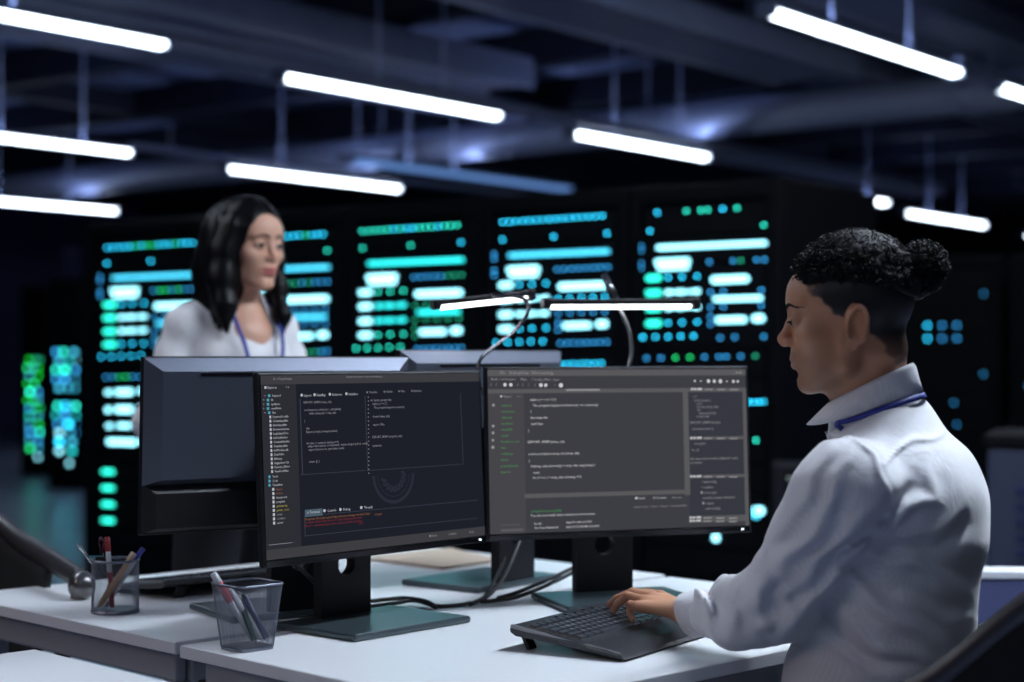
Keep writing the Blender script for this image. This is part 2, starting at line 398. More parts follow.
# ------------------------------------------------------------------ server racks
LEDC = {'c': (.02, .50, .80), 't': (.02, .62, .45), 'b': (.02, .19, .42), 'g': (.01, .45, .12), 'k': (.01, .22, .12), 'w': (.30, .85, 1), 'm': (.03, .95, .70), 'n': (.03, .85, .85), 'x': (.06, .55, .8), 'v': (.01, .75, .05)}
LEDS = {'c': 8.5, 't': 7.6, 'b': 7.6, 'g': 7.6, 'k': 7, 'w': 3.4, 'm': 2.6, 'n': 2.2, 'x': 2.6, 'v': 3}
LM = {k: emis('led_'+k, LEDC[k], LEDS[k]) for k in LEDC}
LNAME = {'c': 'cyan_indicator_light', 't': 'teal_indicator_light', 'b': 'dim_blue_indicator_light', 'g': 'green_indicator_light', 'k': 'dim_green_indicator_light', 'w': 'cyan_light_bar', 'm': 'mint_light_bar', 'n': 'aqua_light_bar', 'x': 'blue_light_bar', 'v': 'green_light_bar'}
Q0 = Vector((-2.26, 9.0, 0)); Q1 = Vector((1.06, 6.7, 0)); QR = (Q1-Q0).normalized(); QN = Vector((QR.y, -QR.x, 0))
def on_rack(x, y, off=.012):    # where the sight line of a photo pixel meets the racks' front
    k = (x-512)/F; s = (Q0.y*k-Q0.x)/(QR.x-QR.y*k); p = Q0+QR*s; return s, H-(y-HZ)*p.y/F
def rack(name, c, R, wd, dp, ht, label, group, nunits=15):   # c = centre of the front at the floor
    t = empty(name, c, R, label, 'server rack', group)
    MB().box((0, dp/2+.02, ht/2), (wd/2-.004, dp/2, ht/2), bev=.008).build('cabinet_body', M['rack'], t)
    fr = MB()
    for s in (-1, 1): fr.box((s*(wd/2-.03), .005, ht/2), (.024, .018, ht/2-.01), bev=.004)
    fr.box((0, .005, ht-.04), (wd/2-.056, .018, .03), bev=.004).box((0, .005, .05), (wd/2-.056, .018, .04), bev=.004)
    fr.build('door_frame', M['rack'], t)
    u = (ht-.2)/nunits; mesh = None
    for i in range(nunits):
        if mesh is None:
            o = MB().box((0, 0, 0), (wd/2-.065, .010, u/2-.004), bev=.003).build('server_unit', M['rack_unit'], t); mesh = o
        else:
            o = mesh.copy(); link(o, t)
        o.location = (0, .008, .1+u*(i+.5))
    MB().box((wd/2-.045, -.022, ht*.5), (.008, .012, .09), bev=.004).build('door_handle', M['rack'], t)
    return t
def led_meshes(t, items):       # items: (key, x, z, half width, half height) in rack space, on its front
    by = {}
    for k, x, z, a, b in items: by.setdefault(k, []).append((x, z, a, b))
    for k, lst in by.items():
        groups = [[q] for q in lst]
        for lst2 in groups: led_mesh(t, k, lst2)
def led_mesh(t, k, lst):
        mb = MB()
        for x, z, a, b in lst:
            r = min(a, b); pts = []
            for q in range(12):
                an = 2*PI*q/12; cx = (a-r)*(1 if math.cos(an) > 0 else -1) if a > r else 0; cz = (b-r)*(1 if math.sin(an) > 0 else -1) if b > r else 0
                pts.append((x+cx+r*math.cos(an), z+cz+r*math.sin(an)))
            n = len(pts); vs = [(p[0], -.010, p[1]) for p in pts]+[(p[0], .0, p[1]) for p in pts]
            mb.raw(vs, [list(range(n))]+[[i, (i+1) % n, n+(i+1) % n, n+i] for i in range(n)])
        mb.build(LNAME[k], LM[k], t)
rings = {  # photo columns of the light field at its top row: left px, right px, y left, y right ; y of the five-dot row
    0: (105, 200, 248.0, 242.2, 356.6), 1: (232, 331, 240.0, 233.5, 352), 2: (360, 465, 231.4, 224.8, 348.3), 3: (500, 611, 222.4, 215.4, 342.5), 4: (647, 768, 213.4, 206.3, 337.2)}
pal = [dict(d='c', e='g', s='b', q='g', L='m', W='w', T='x', S='w', five='c'),
       dict(d='c', e='g', s='b', q='k', L='w', W='w', T='x', S='w', five='b'),
       dict(d='t', e='c', s='k', q='b', L='w', W='w', T='n', S='n', five='t'),
       dict(d='c', e='c', s='b', q='b', L='w', W='w', T='x', S='w', five='c'),
       dict(d='c', e='t', s='b', q='k', L='m', W='w', T='w', S='w', five='c')]
Qlen = (Q1-Q0).length; QB = [0, .96, 1.81, 2.59, 3.352, Qlen]; RQ = math.atan2(QR.y, QR.x)
rlab = ['leftmost tall black rack with mint bars, left of the woman', 'black rack mostly hidden behind the woman', 'black rack with teal dots just right of the woman', 'black rack in the middle behind the desk lamps, all cyan lights', 'rightmost tall rack with sparse dots, in front of the man’s face']
rlab[4] = "rightmost rack of the lit row, beside the seated man's face"
for i in range(5):
    wd = QB[i+1]-QB[i]; sc_ = (QB[i+1]+QB[i])/2; c = Q0+QR*sc_; t = rack('server_rack', c, RQ, wd, .95, 1.93, rlab[i], 'lit server racks in a row')
    xl, xr, yl, yr, y5 = rings[i]; p = pal[i]; R = random.Random(40+i); items = []
    def put(k, u, v, a=.0042, b=.0042, du=0):
        x = xl+(xr-xl)*u; slope = (yr-yl)*u; y = yl+(y5-yl)*v+slope*(1-.55*min(v, 1.2))
        s, z = on_rack(x, y); s -= sc_
        if abs(s) > wd/2-.012: return
        if z < .12: return
        items.append((k, s, z, a, b))
    def bar(k, u0, u1, v, hh):  # a bar of light between two columns
        W_ = on_rack(xr, 300)[0]-on_rack(xl, 300)[0]; put(k, (u0+u1)/2, v, (u1-u0)*W_/2, hh)
    sparse = i == 4
    for k in range(16):
        if sparse and k not in (1, 5, 7, 8, 10, 12): continue
        put(p['e'] if (k in (5, 7, 8, 12) and i in (0, 1, 2, 4)) else p['d'], .03+.06*k, 0)
    put(p['d'], .03, .145); 
    if not sparse: put(p['d'] if i != 2 else 't', .49, .145)
    put('g' if i == 0 else 'c' if i in (2, 3) else 't', .97, .145)
    bar(p['T'], .08, .98, .285, .0085)
    for v in (.262, .30, .40, .44): put(p['s'], -.045, v)
    bar(p['W'], .07, .36, .40, .012); bar(p['W'], .09, .35, .445, .010)
    for k in range(8):
        if sparse and k not in (0, 3, 4, 6, 7): continue
        put(p['q'] if k in (1, 2, 4) or i == 2 and k < 4 else p['s'], .52+.065*k, .415)
    for v in (.525, .645, .77, .89):
        bar(p['L'], .0, .12, v, .0115)
        dn = v in (.645, .77)
        if dn:
            for uu in (.17, .27, .40): bar(p['S'], uu-.012, uu+.04, v, .0085)
            bar(p['S'], .18, .42, v, .0045)
        else:
            for uu in (.18, .295, .42): put(p['five'], uu, v)
    bar(p['W'], .54, .84 if sparse else .97, .56, .014)
    if not sparse: bar(p['W'], .57, .95, .55, .008)
    for k in range(5): put(p['d'] if i == 3 else p['s'], .53+.105*k, .655) if not (sparse and k in (2, 3)) else None
    bar(p['T'], .56, .95, .715, .009)
    for k in range(5): put(p['s'] if i != 2 else 'k', .53+.105*k, .775) if not (sparse and k in (2, 3)) else None
    bar(p['W'], .58, .82, .88, .012); bar(p['W'], .88, .97, .875, .014)
    put(p['s'], .53, .85); put(p['s'], .53, .91)
    for k in range(5): put(p['five'], -.03+.105*k, 1.0)
    for k in range(8):
        if sparse and k not in (1, 3, 7): continue
        put(p['q'] if i in (1, 2) and k < 6 else 'b', .55+.06*k, 1.02)
    for k in range(6 if i != 3 else 0): put('g' if k in (2, 3) else 'b', .02+.07*k if i < 3 else .0+.12*k, 1.19 if i < 3 else 1.17)
    if i == 3:
        for k in range(7): put('c', .55+.062*k, 1.19)
    if i == 4: put('b', .66, 1.17); put('b', .78, 1.17); put('k', .9, 1.17)
    if i < 4:
        for v, a_ in ((1.33, .014), (1.49, .016)):
            bar(p['W'], .02, .07, v, a_*.8); bar(p['W'], .12, .30, v, a_); bar(p['W'], .37, .95, v, a_)
        bar(p['W'], .03, .08, 1.64, .010); bar(p['W'], .14, .28, 1.64, .010); bar(p['W'], .37, .55, 1.64, .011)
        bar(p['W'], .03, .34, 1.79, .014); bar(p['W'], .38, .55, 1.79, .014)
        for v in (2.06, 2.21, 2.36, 2.51): bar('m', -.02, .10, v, .010)
        if i == 0:
            for v in (2.05, 2.2, 2.35, 2.5): put('k', -.16, v)
    else:
        for k in range(6): put('c', .80+.045*k, 1.54)
        put('t', .905, 1.85); bar('w', .88, .97, 2.42, .016); put('x', .905, 2.44, .02, .02); bar('w', .55, .60, 2.63, .016)
    led_meshes(t, items)
# two distant racks far left
def far_rack(px0, px1, ytop_led, d, label, rows, grp='small distant server racks'):
    x0 = (px0-512)*d/F; x1 = (px1-512)*d/F; c = Vector(((x0+x1)/2, d, 0)); wdd = (x1-x0)
    t = rack('server_rack', c, math.atan2(-c.x, c.y)*.0-.25, wdd*1.04, .9, 1.95, label, grp, 12)
    items = []
    for (k, xa, xb, y) in rows:
        z = H-(y-HZ)*d/F; xm = ((xa+xb)/2-512)*d/F-c.x; items.append((k, xm, z, max(.012, (xb-xa)*d/F/2-.03), .020))
    led_meshes(t, items)
r1 = []; R = random.Random(3)
for y in range(352, 452, 9):
    x = 53
    while x < 80:
        w_ = R.choice([4, 8, 12]); k = R.choice('xxbwncbt'); 
        if not (y in (397,)): r1.append((k, x, min(x+w_, 82), y))
        x += w_+2
r2 = []
for y in range(360, 450, 8):
    x = 25
    while x < 42:
        w_ = R.choice([4, 8, 10]); k = R.choice('vvmtbgxk'); r2.append((k, x, min(x+w_, 44), y)); x += w_+2
r1 += [('w', 68, 72, 463)]; r2 += [('w', 37, 40, 457)]
far_rack(48, 84, 345, 15.6, 'distant small rack with blue lights, left of the lit row', r1)
far_rack(20, 47, 355, 17.4, 'distant small rack with green lights at the far left', r2)
# dark racks behind the man with a few dim blue lights
for k in range(4):
    c = Vector((2.15+.84*k, 12.2-.30*k, 0))
    t = rack('server_rack', c, -.34, .84, .95, 1.93, ['nearly dark rack just right of the lit row, behind the man', 'dark rack with six blue dots behind the hair bun', 'dark rack with a pair of blue dots at the right frame edge', 'dark rack cut by the right frame edge'][k], 'dark server racks behind the man', 12)
    if k in (1, 2):
        it = []
        for r_ in range(2):
            for q in range(3): it.append(('c' if q == 0 else 'b', -.20+.1*q+(.25 if k == 2 else .12), 1.44-.09*r_, .009, .009))
        it += [('b', .3, 1.66, .006, .006), ('b', .3, 1.1, .006, .006), ('b', -.3, 1.02, .006, .006), ('b', .1, .9, .006, .006), ('b', .12, .75, .006, .006)]
        led_meshes(t, it)
# low grey equipment cabinet at the right edge
t = empty('equipment_cabinet', Vector((1.98, 5.9, 0)), -.35, 'low grey equipment cabinet with blue slats behind the man at right', 'cabinet')
MB().box((0, .3, .45), (.32, .3, .45), bev=.01).build('cabinet_body', M['cabinet'], t)
mb = MB()
for k in range(11): mb.box((-.1, -.006, .2+.055*k), (.12, .006, .012))
mb.build('slat_panel', M['glow_slat_blue'], t)
MB().box((0, .3, .925), (.335, .32, .02), bev=.006).build('top_panel', M['rack'], t)
# small screen terminal seen past the man's sleeve
t = empty('equipment_terminal', Vector((.985, 6.05, 0)), -.18, 'small black equipment screen just left of the man’s sleeve', 'terminal')
t['label'] = "small black equipment screen between the right monitor and the man's sleeve"
MB().box((.10, 0, .70), (.16, .03, .15), bev=.015, seg=3).build('screen_housing', M['black_plastic'], t)
MB().box((.105, -.032, .705), (.118, .002, .11)).build('screen', M['black_gloss'], t)
mb = MB()
for k, (a_, b_) in enumerate(((.0, .07), (.02, .09), (0, .06), (.0, .10), (.02, .05))): mb.box((-.005+(a_+b_)/2, -.036, .79-.028*k), ((b_-a_)/2, .001, .006))
mb.build('screen_text', emis('terminal_text', (.7, .85, .85), .25), t)
MB().tube([(.10, .03, 0.02), (.10, .03, .56)], .03, 12).build('pole', M['black_plastic'], t)
MB().lathe([(0, .04), (.10, .035), (.2, .02), (.22, 0), (0, 0)], c=(.1, .03, 0)).build('foot', M['black_plastic'], t)
# ------------------------------------------------------------------ desks
DZ = .74
TH = math.radians(44.6); U = Vector((math.cos(TH), math.sin(TH), 0)); V = Vector((-math.sin(TH), math.cos(TH), 0))
LA = Vector((-.552, 2.833, 0)); LB = Vector((-.567, 2.863, 0))
def desk(org, du, dv, label, su=1, sv=1, panel=True, legs=((0, 0), (1, 0), (0, 1), (1, 1))):
    # org = one corner; the top spans du along U and dv along V
    t = empty('office_desk', (org[0], org[1], 0), TH, label, 'desk', 'white office desks')
    x0, x1 = sorted((0, du)); y0, y1 = sorted((0, dv)); cx, cy = (x0+x1)/2, (y0+y1)/2
    MB().box((cx, cy, DZ-.011), ((x1-x0)/2, (y1-y0)/2, .0108), bev=.0015, seg=1).build('desktop', M['desk'], t)
    eb = MB()
    for (c, h) in (((cx, y0-.0006, DZ-.011), ((x1-x0)/2, .0007, .0096)), ((cx, y1+.0006, DZ-.011), ((x1-x0)/2, .0007, .0096)), ((x0-.0006, cy, DZ-.011), (.0007, (y1-y0)/2, .0096)), ((x1+.0006, cy, DZ-.011), (.0007, (y1-y0)/2, .0096))): eb.box(c, h)
    eb.build('edge_band', M['desk_edge'], t)
    i = .035
    for s, nm in ((x0+i, 0), (x1-i, 0)): MB().box((s, cy, DZ-.05), (.012, (y1-y0)/2-i, .027), bev=.006).build('frame_beam', M['frame_grey'], t)
    for s in (y0+i, y1-i): MB().box((cx, s, DZ-.05), ((x1-x0)/2-i-.014, .012, .027), bev=.006).build('frame_beam', M['frame_grey'], t)
    for (a, b) in legs:
        x = x0+i+.02 if a == 0 else x1-i-.02; y = y0+i+.03 if b == 0 else y1-i-.03
        l = MB().box((x, y, (DZ-.08)/2+.004), (.022, .022, (DZ-.08)/2), bev=.004).build('leg', M['frame_grey'], t)
        MB().lathe([(0, .0), (.02, 0), (.02, .012), (0, .012)], c=(x, y, 0), n=12).build('foot_cap', M['black_plastic'], l)
    return t
desk(LA, 1.26, -.735, 'nearest white desk carrying the two lit monitors and keyboard')
desk(LB, 1.27, .80, 'white desk at left behind, carrying the round pen cup and folder')
desk(Pz(35, 649, DZ), -1.2, -.8, 'white desk corner at the bottom left, empty')
M['panel_violet'] = mat('violet_blue_panel', (.09, .10, .22), .6)
# narrow bench at the right edge
t = empty('side_bench', (*(Pz(1010, 571, DZ)+Vector((.17, .0, 0)))[:2], 0), -.05, 'white bench top with blue front behind the man at the right edge', 'bench')
MB().box((0, .03, DZ-.009), (.35, .045, .009), bev=.003).build('bench_top', M['desk'], t)
MB().box((0, .0, .36), (.34, .012, .36), bev=.003).build('front_panel', M['panel_violet'], t)
# pedestal below the nearest desk
ped = empty('drawer_pedestal', Vector((.36, 3.16, 0)), TH, 'slate blue pedestal with a bright blue stripe under the nearest desk', 'pedestal')
MB().box((0, .0, .31), (.22, .15, .29), bev=.008).build('body', M['cabinet'], ped)
for k in range(3): MB().box((.03, -.153, .13+.18*k), (.17, .004, .08), bev=.003).build('drawer_front', M['cabinet'], ped)
MB().box((-.175, -.154, .31), (.018, .004, .27)).build('blue_stripe', M['strip_blue'], ped)  # plain blue stripe with its own emission

# ------------------------------------------------------------------ monitors
SW, SH = .272, .162             # half size of the panel
PC = Vector((0, -.090, .292))   # panel centre above the desk, in front of the neck
TILT = Matrix.Rotation(math.radians(-3), 3, 'X')
def panel_T(v): return TILT @ Vector(v)+PC
def neck_mesh():                # flat neck with a round cable hole
    w_, z0, z1, hr, hz = .060, .012, .36, .0205, .105
    n = 32; rect = []
    for k in range(n):
        a = 2*PI*k/n+PI/4*0; c, s = math.cos(a), math.sin(a)
        q = max(abs(c)/w_, abs(s)/.07) if True else 1; rect.append((c/q, hz+s/q))
    for sx in (-1, 1):
        for sz in (-1, 1):
            j = min(range(n), key=lambda k: (rect[k][0]-sx*w_)**2+(rect[k][1]-hz-sz*.07)**2); rect[j] = (sx*w_, hz+sz*.07)
    circ = [(hr*math.cos(2*PI*k/n), hz+hr*math.sin(2*PI*k/n)) for k in range(n)]
    vs = []; 
    for y in (-.011, .011): vs += [(p[0], y, p[1]) for p in rect]+[(p[0], y, p[1]) for p in circ]
    f = []
    for k in range(n):
        j = (k+1) % n
        f += [[k, j, n+j, n+k], [2*n+k, 3*n+k, 3*n+j, 2*n+j], [n+k, n+j, 3*n+j, 3*n+k], [k, 2*n+k, 2*n+j, j]]
    mb = MB().raw(vs, f)
    mb.box((0, 0, (z0+hz-.07)/2), (w_, .011, (hz-.07-z0)/2)).box((0, 0, (z1+hz+.07)/2), (w_, .011, (z1-hz-.07)/2))
    return mb
def monitor(loc, rz, label, power=True, lift=0):
    t = empty('computer_monitor', (*loc[:2], DZ), rz, label, 'monitor', 'desktop monitors')
    MB().box((0, -.082, .0065), (.143, .105, .0062), bev=.0045, seg=2).build('stand_base', M['stand_base'], t)
    neck_mesh().build('stand_neck', M['stand'], t)
    up = MB(); up.box((0, -.036, .292), (.04, .036, .04), bev=.006); up.build('tilt_bracket', M['stand'], t)
    def pbox(c, h, bev=0, seg=2): return MB().box(panel_T(c)+Vector((0, 0, lift)), h, TILT, bev, seg)
    pbox((0, 0, 0), (SW, .007, SH), .003).build('bezel', M['black_plastic'], t)
    # stepped back: a dark lower shell and a silver upper cover with sloped edges
    def shell(x, z0, z1, y0, y1, inset):
        a = [(-x, y0, z0), (x, y0, z0), (x, y0, z1), (-x, y0, z1)]; b = [(-x+inset, y1, z0+inset*.4), (x-inset, y1, z0+inset*.4), (x-inset, y1, z1-inset*.8), (-x+inset, y1, z1-inset*.8)]
        return [panel_T(v)+Vector((0, 0, lift)) for v in a+b], [[0, 1, 2, 3], [7, 6, 5, 4], [0, 4, 5, 1], [1, 5, 6, 2], [2, 6, 7, 3], [3, 7, 4, 0]]
    MB().raw(*shell(SW-.004, -SH+.004, -.070, .007, .019, .02)).build('lower_back_shell', M['black_plastic'], t)
    cv = MB().raw(*shell(SW-.001, -.072, SH-.001, .0072, .026, .030)).build('upper_back_cover', M['silver_back'], t)
    pbox((0, .0268, SH-.030), (SW*.62, .001, .0022)).build('vent_slot', M['black_gloss'], cv)
    pbox((0, -.0032, 0), (SW+.0012, .0028, SH+.0012), .001, 1).build('thin_frame_edge', M['black_plastic'], t)
    pbox((0, -.0078, -SH+.005), (SW-.004, .0008, .0045)).build('chin_strip', M['black_gloss'], t)
    if power: pbox((SW-.02, -.0092, -SH+.005), (.0014, .0006, .0009)).build('power_light', emis('power_led', (.8, .9, 1), 6), t)
    return t
def font_mesh(txt, size):
    cu = bpy.data.curves.new('t', 'FONT'); cu.body = txt; cu.size = size; cu.resolution_u = 1
    o = bpy.data.objects.new('t', cu); COL.objects.link(o); dg = bpy.context.evaluated_depsgraph_get()
    me = bpy.data.meshes.new_from_object(o.evaluated_get(dg)); bpy.data.objects.remove(o); bpy.data.curves.remove(cu); return me
_fc = {}
class Screen:                   # flat layout in fractions of the lit area, top left origin
    def __init__(s, mon, x0, x1, y0, y1): s.t = mon; s.q = {}; s.r = (x0, x1, y0, y1)
    def xy(s, u, v): x0, x1, y0, y1 = s.r; return x0+(x1-x0)*u, y1-(y1-y0)*v
    def put(s, key, vs, fs, lay): s.q.setdefault((key, lay), []).append((vs, fs))
    def rect(s, key, u0, v0, u1, v1, lay=1):
        a = s.xy(u0, v0); b = s.xy(u1, v1); s.put(key, [(a[0], a[1]), (b[0], a[1]), (b[0], b[1]), (a[0], b[1])], [[0, 1, 2, 3]], lay)
    def text(s, key, u, v, txt, h=.011, lay=3):   # h: letter size, fraction of the height
        k = txt
        if k not in _fc:
            me = font_mesh(txt, 1); _fc[k] = ([tuple(q.co[:2]) for q in me.vertices], [list(p.vertices) for p in me.polygons]); bpy.data.meshes.remove(me)
        vs, fs = _fc[k]; sz = h*(s.r[3]-s.r[2])*1.45; a = s.xy(u, v); s.put(key, [(a[0]+x*sz, a[1]+y*sz-sz*.35) for x, y in vs], fs, lay)
    def disc(s, key, u, v, r, lay=3):
        a = s.xy(u, v); R = r*(s.r[3]-s.r[2]); s.put(key, [(a[0]+R*math.cos(k*PI/5), a[1]+R*math.sin(k*PI/5)) for k in range(10)], [list(range(10))], lay)
    def ring(s, key, u, v, r0, r1, a0=0, a1=2*PI, lay=2, n=28):
        a = s.xy(u, v); h = s.r[3]-s.r[2]; vs = []
        for k in range(n+1):
            t = a0+(a1-a0)*k/n
            for r in (r0, r1): vs.append((a[0]+r*h*math.cos(t), a[1]+r*h*math.sin(t)))
        s.put(key, vs, [[2*k, 2*k+1, 2*k+3, 2*k+2] for k in range(n)], lay)
    def build(s, mats, names):
        for (key, lay), L in s.q.items():
            mb = MB()
            for vs, fs in L: mb.raw([panel_T((x, -.0082-.00012*lay, z)) for x, z in vs], fs)
            mb.build(names.get(key, 'screen_text'), mats[key], s.par)
def frac(x, y, q, dd):          # zoomed-crop pixel -> fractions, q = corner pixels TL,TR,BR,BL, dd = far/near distance
    (ax, ay), (bx, by), (cx, cy), (dx, dy) = q
    s = .5
    for _ in range(6):
        xt = ax+(bx-ax)*s; xb = dx+(cx-dx)*s; yt = ay+(by-ay)*s; yb = dy+(cy-dy)*s; v = (y-yt)/(yb-yt)
        lx = ax+(dx-ax)*v; rx = bx+(cx-bx)*v; s = (x-lx)/(rx-lx)
    return s/(dd-s*(dd-1)), v
EM = {'bgL': emis('screen_navy', (.0105, .012, .019), 1), 'barL': emis('screen_title_bar', (.040, .040, .045), 1), 'sideL': emis('screen_side_bar', (.022, .022, .029), 1), 'dimL': emis('screen_text_dim', (.22, .22, .25), 1),
      'txtL': emis('screen_text_white', (.40, .42, .46), 1), 'redL': emis('screen_text_red', (.17, .02, .025), 1), 'orL': emis('screen_text_orange', (.22, .09, .035), 1), 'cyL': emis('screen_folder_cyan', (.06, .28, .36), 1), 'yeL': emis('screen_text_yellow', (.30, .27, .04), 1), 'lineL': emis('screen_line', (.035, .04, .06), 1), 'tabL': emis('screen_active_tab', (.06, .09, .12), 1), 'seal': emis('screen_faint_seal', (.019, .022, .034), 1),
      'bgR': emis('screen_grey', (.040, .040, .049), 1), 'sideR': emis('screen_grey_side', (.053, .051, .058), 1), 'barR': emis('screen_grey_bar', (.085, .083, .088), 1), 'panR': emis('screen_slate_panel', (.032, .034, .045), 1), 'txtR': emis('screen_text_light', (.52, .52, .54), 1), 'dimR': emis('screen_text_grey', (.24, .24, .25), 1), 'grR': emis('screen_text_green', (.05, .24, .07), 1), 'glR': emis('screen_soft_band', (.058, .058, .066), 1)}
NM = {'bgL': 'screen_background', 'bgR': 'screen_background', 'barL': 'screen_bars', 'barR': 'screen_bars', 'sideL': 'screen_sidebar', 'sideR': 'screen_sidebar', 'redL': 'red_error_text', 'orL': 'orange_text', 'cyL': 'cyan_folder_icons', 'yeL': 'yellow_text', 'lineL': 'panel_lines', 'tabL': 'active_tab', 'seal': 'faint_round_seal', 'dimL': 'dim_code_text', 'dimR': 'grey_code_text', 'grR': 'green_text', 'panR': 'side_panels', 'txtL': 'white_text', 'txtR': 'white_text', 'glR': 'soft_band'}
# --- left monitor
mL = monitor((-.308, 3.089), .841, 'left lit monitor with dark navy code screen, nearest the square pen cup')
S = Screen(mL, -SW+.005, SW-.005, -SH+.012, SH-.005)
S.par = tag(MB().box(panel_T((0, -.0074, .0035)), (SW-.005, .0007, SH-.0085), TILT).build('screen', M['black_gloss'], mL))
q = ((38, 28), (752, 45), (768, 588), (55, 662)); fl = lambda x, y: frac(x, y, q, 3.29/2.89)
def R_(key, x0, y0, x1, y1, lay=1):
    a = fl(x0, y0); b = fl(x1, y1)
    if x1-x0 > 3*(y1-y0): b = (b[0], a[1]+(y1-y0)/600)
    elif y1-y0 > 3*(x1-x0): b = (a[0]+(x1-x0)/740, b[1])
    S.rect(key, a[0], a[1], b[0], b[1], lay)
def T_(key, x, y, s, h=.0135): a = fl(x, y); S.text(key, a[0], a[1], s, h)
S.rect('bgL', 0, 0, 1, 1, 0); S.rect('barL', 0, 0, 1, .05); S.rect('barL', 0, .945, 1, 1)
a = fl(160, 300)[0]; S.rect('sideL', 0, .05, a, .945)
T_('dimL', 80, 41, 'D: > Payroll.main', .013); T_('dimL', 318, 42, 'Payroll-environment - main.tsx (workspace)', .011); T_('txtL', 50, 70, '■ Explorer', .013); T_('txtL', 120, 71, '▾ +', .014)
tree = ['bspacecl', 'lib', 'updaters', 'overflows', 'libs']
for k, s_ in enumerate(tree):
    y = 98+14.6*k; x = (62, 58, 58, 58, 62)[k]; S.rect('cyL', *fl(x, y-4), *fl(x+8, y+5), 3); T_('txtL', x+14, y, s_, .0125); T_('txtL', x-12, y, '>', .011)
fs_ = ['DeptreeDocsBs', 'CreateInputBar', 'AsterInputBar', 'BrowserActions', 'LogicInputTree', 'ListCanBusker', 'ContextHandler', 'ScriptInputBar', 'InitModules.db', 'DataTable', 'Bibliopy', 'Suggestion.Ctx', 'Favorite_Editor', 'ViewPortMain']
for k, s_ in enumerate(fs_):
    y = 171+14.4*k; x = 66+k*.4; S.rect('txtL', *fl(x, y-4), *fl(x+6, y+5), 3); T_('txtL', x+11, y, s_, .0120)
for k, (s_, c) in enumerate([('Tools', 'txtL'), ('Code', 'txtL'), ('Templates', 'txtL'), ('App.js', 'orL'), ('index.c', 'orL'), ('Interpret.h', 'txtL'), ('program', 'txtL'), ('getting-reg', 'yeL'), ('getvar_.root', 'yeL'), ('script', 'dimL'), ('Confirm', 'dimL'), ('server', 'txtL')]):
    y = 376+14.4*k; x = 62 if k < 3 else 73+k*.3; S.rect('cyL' if k < 3 else 'txtL', *fl(x, y-4), *fl(x+7, y+5), 3); T_(c, x+13, y, s_, .0120)
R_('lineL', 62, 608, 150, 611, 2); R_('dimL', 62, 609, 138, 610.5, 3)
for x, s_ in ((172, 'Layout'), (214, 'DataRig'), (264, 'Relations'), (318, 'Interface')): S.disc('txtL', *fl(x, 100), .0085); T_('txtL', x+7, 101, s_, .014)
for x, s_ in ((386, 'Timeline'), (442, 'Palette'), (490, 'Files'), (532, 'Runtime')): S.disc('dimL', *fl(x, 97), .005); T_('dimL', x+6, 97, s_, .013)
for (x0, y0, x1, y1) in ((165, 112, 168, 372), (378, 108, 380, 365), (690, 108, 692, 352), (165, 371, 380, 373), (385, 362, 692, 364)): R_('lineL', x0, y0, x1, y1, 2)
for x, y, s_ in ((178, 125, 'EXPORT_AFBM (ramp_idx)'), (180, 151, 'void insert (x_arduino) { _call (allwiz)'), (196, 163, 'while (ramp.idx < step_idx)'), (180, 189, '}'), (186, 214, 'this.'), (186, 226, 'Export (script) array.get (index)'), (187, 265, 'for (var i = array.int (index) i++)'), (191, 275, 'subproduct (script, model(start), datamodel.get (select, next))'), (193, 287, 'export function on_syst (start, next)'), (194, 328, 'return (); }'),
                 (396, 124, 'var (async_promp_idx)'), (402, 137, 'define ( = + ( 2 )'), (408, 150, "The program happens in memory"), (404, 180, 'Kernel (ramp_idx)'), (404, 208, 'import  Files'), (402, 250, 'EXPORT_AFBM (programs_idx)'), (402, 279, 'terminate;')):
    T_('dimL', x, y, s_, .0125)
for k in range(20): S.rect('dimL', *fl(388, 112+13.6*k), *fl(391, 115+13.6*k), 3)
S.ring('seal', *fl(470, 378), .17, .15, PI, 2*PI); S.ring('seal', *fl(470, 378), .13, .125, PI, 2*PI)
for k in range(9): a_ = PI+PI*(k+.5)/9; u_, v_ = fl(470, 378); S.ring('seal', u_+.035*math.cos(a_)*1.2, v_-.085*math.sin(a_)*.9, .012, .03, a_, a_+2.2)
R_('tabL', 180, 492, 238, 512, 2); T_('txtL', 186, 501, '↓ Terminal', .014)
for x, y, s_ in ((244, 496, 'Console'), (296, 493, 'Debug'), (364, 488, 'Threads')): S.disc('txtL', *fl(x, y), .009); T_('txtL', x+9, y, s_, .014)
R_('lineL', 178, 512, 180, 582, 2); R_('lineL', 178, 512, 745, 514, 2); R_('lineL', 178, 580, 745, 582, 2)
T_('orL', 181, 524, 'Programs /library/program/dependencies-manager-module /main', .013); T_('orL', 407, 513, '17:04:57', .012)
T_('redL', 181, 535, 'Compile failed with errors in /dependencies-module', .014); T_('redL', 181, 547, 'Error ~ terminated process code at /builder (index)', .014); T_('redL', 356, 541, 'exit 1', .012)
T_('dimL', 585, 588, '● Master', .012); T_('dimL', 648, 583, '○ Publish', .012); T_('dimL', 716, 576, 'Ready', .012)
S.build(EM, NM)
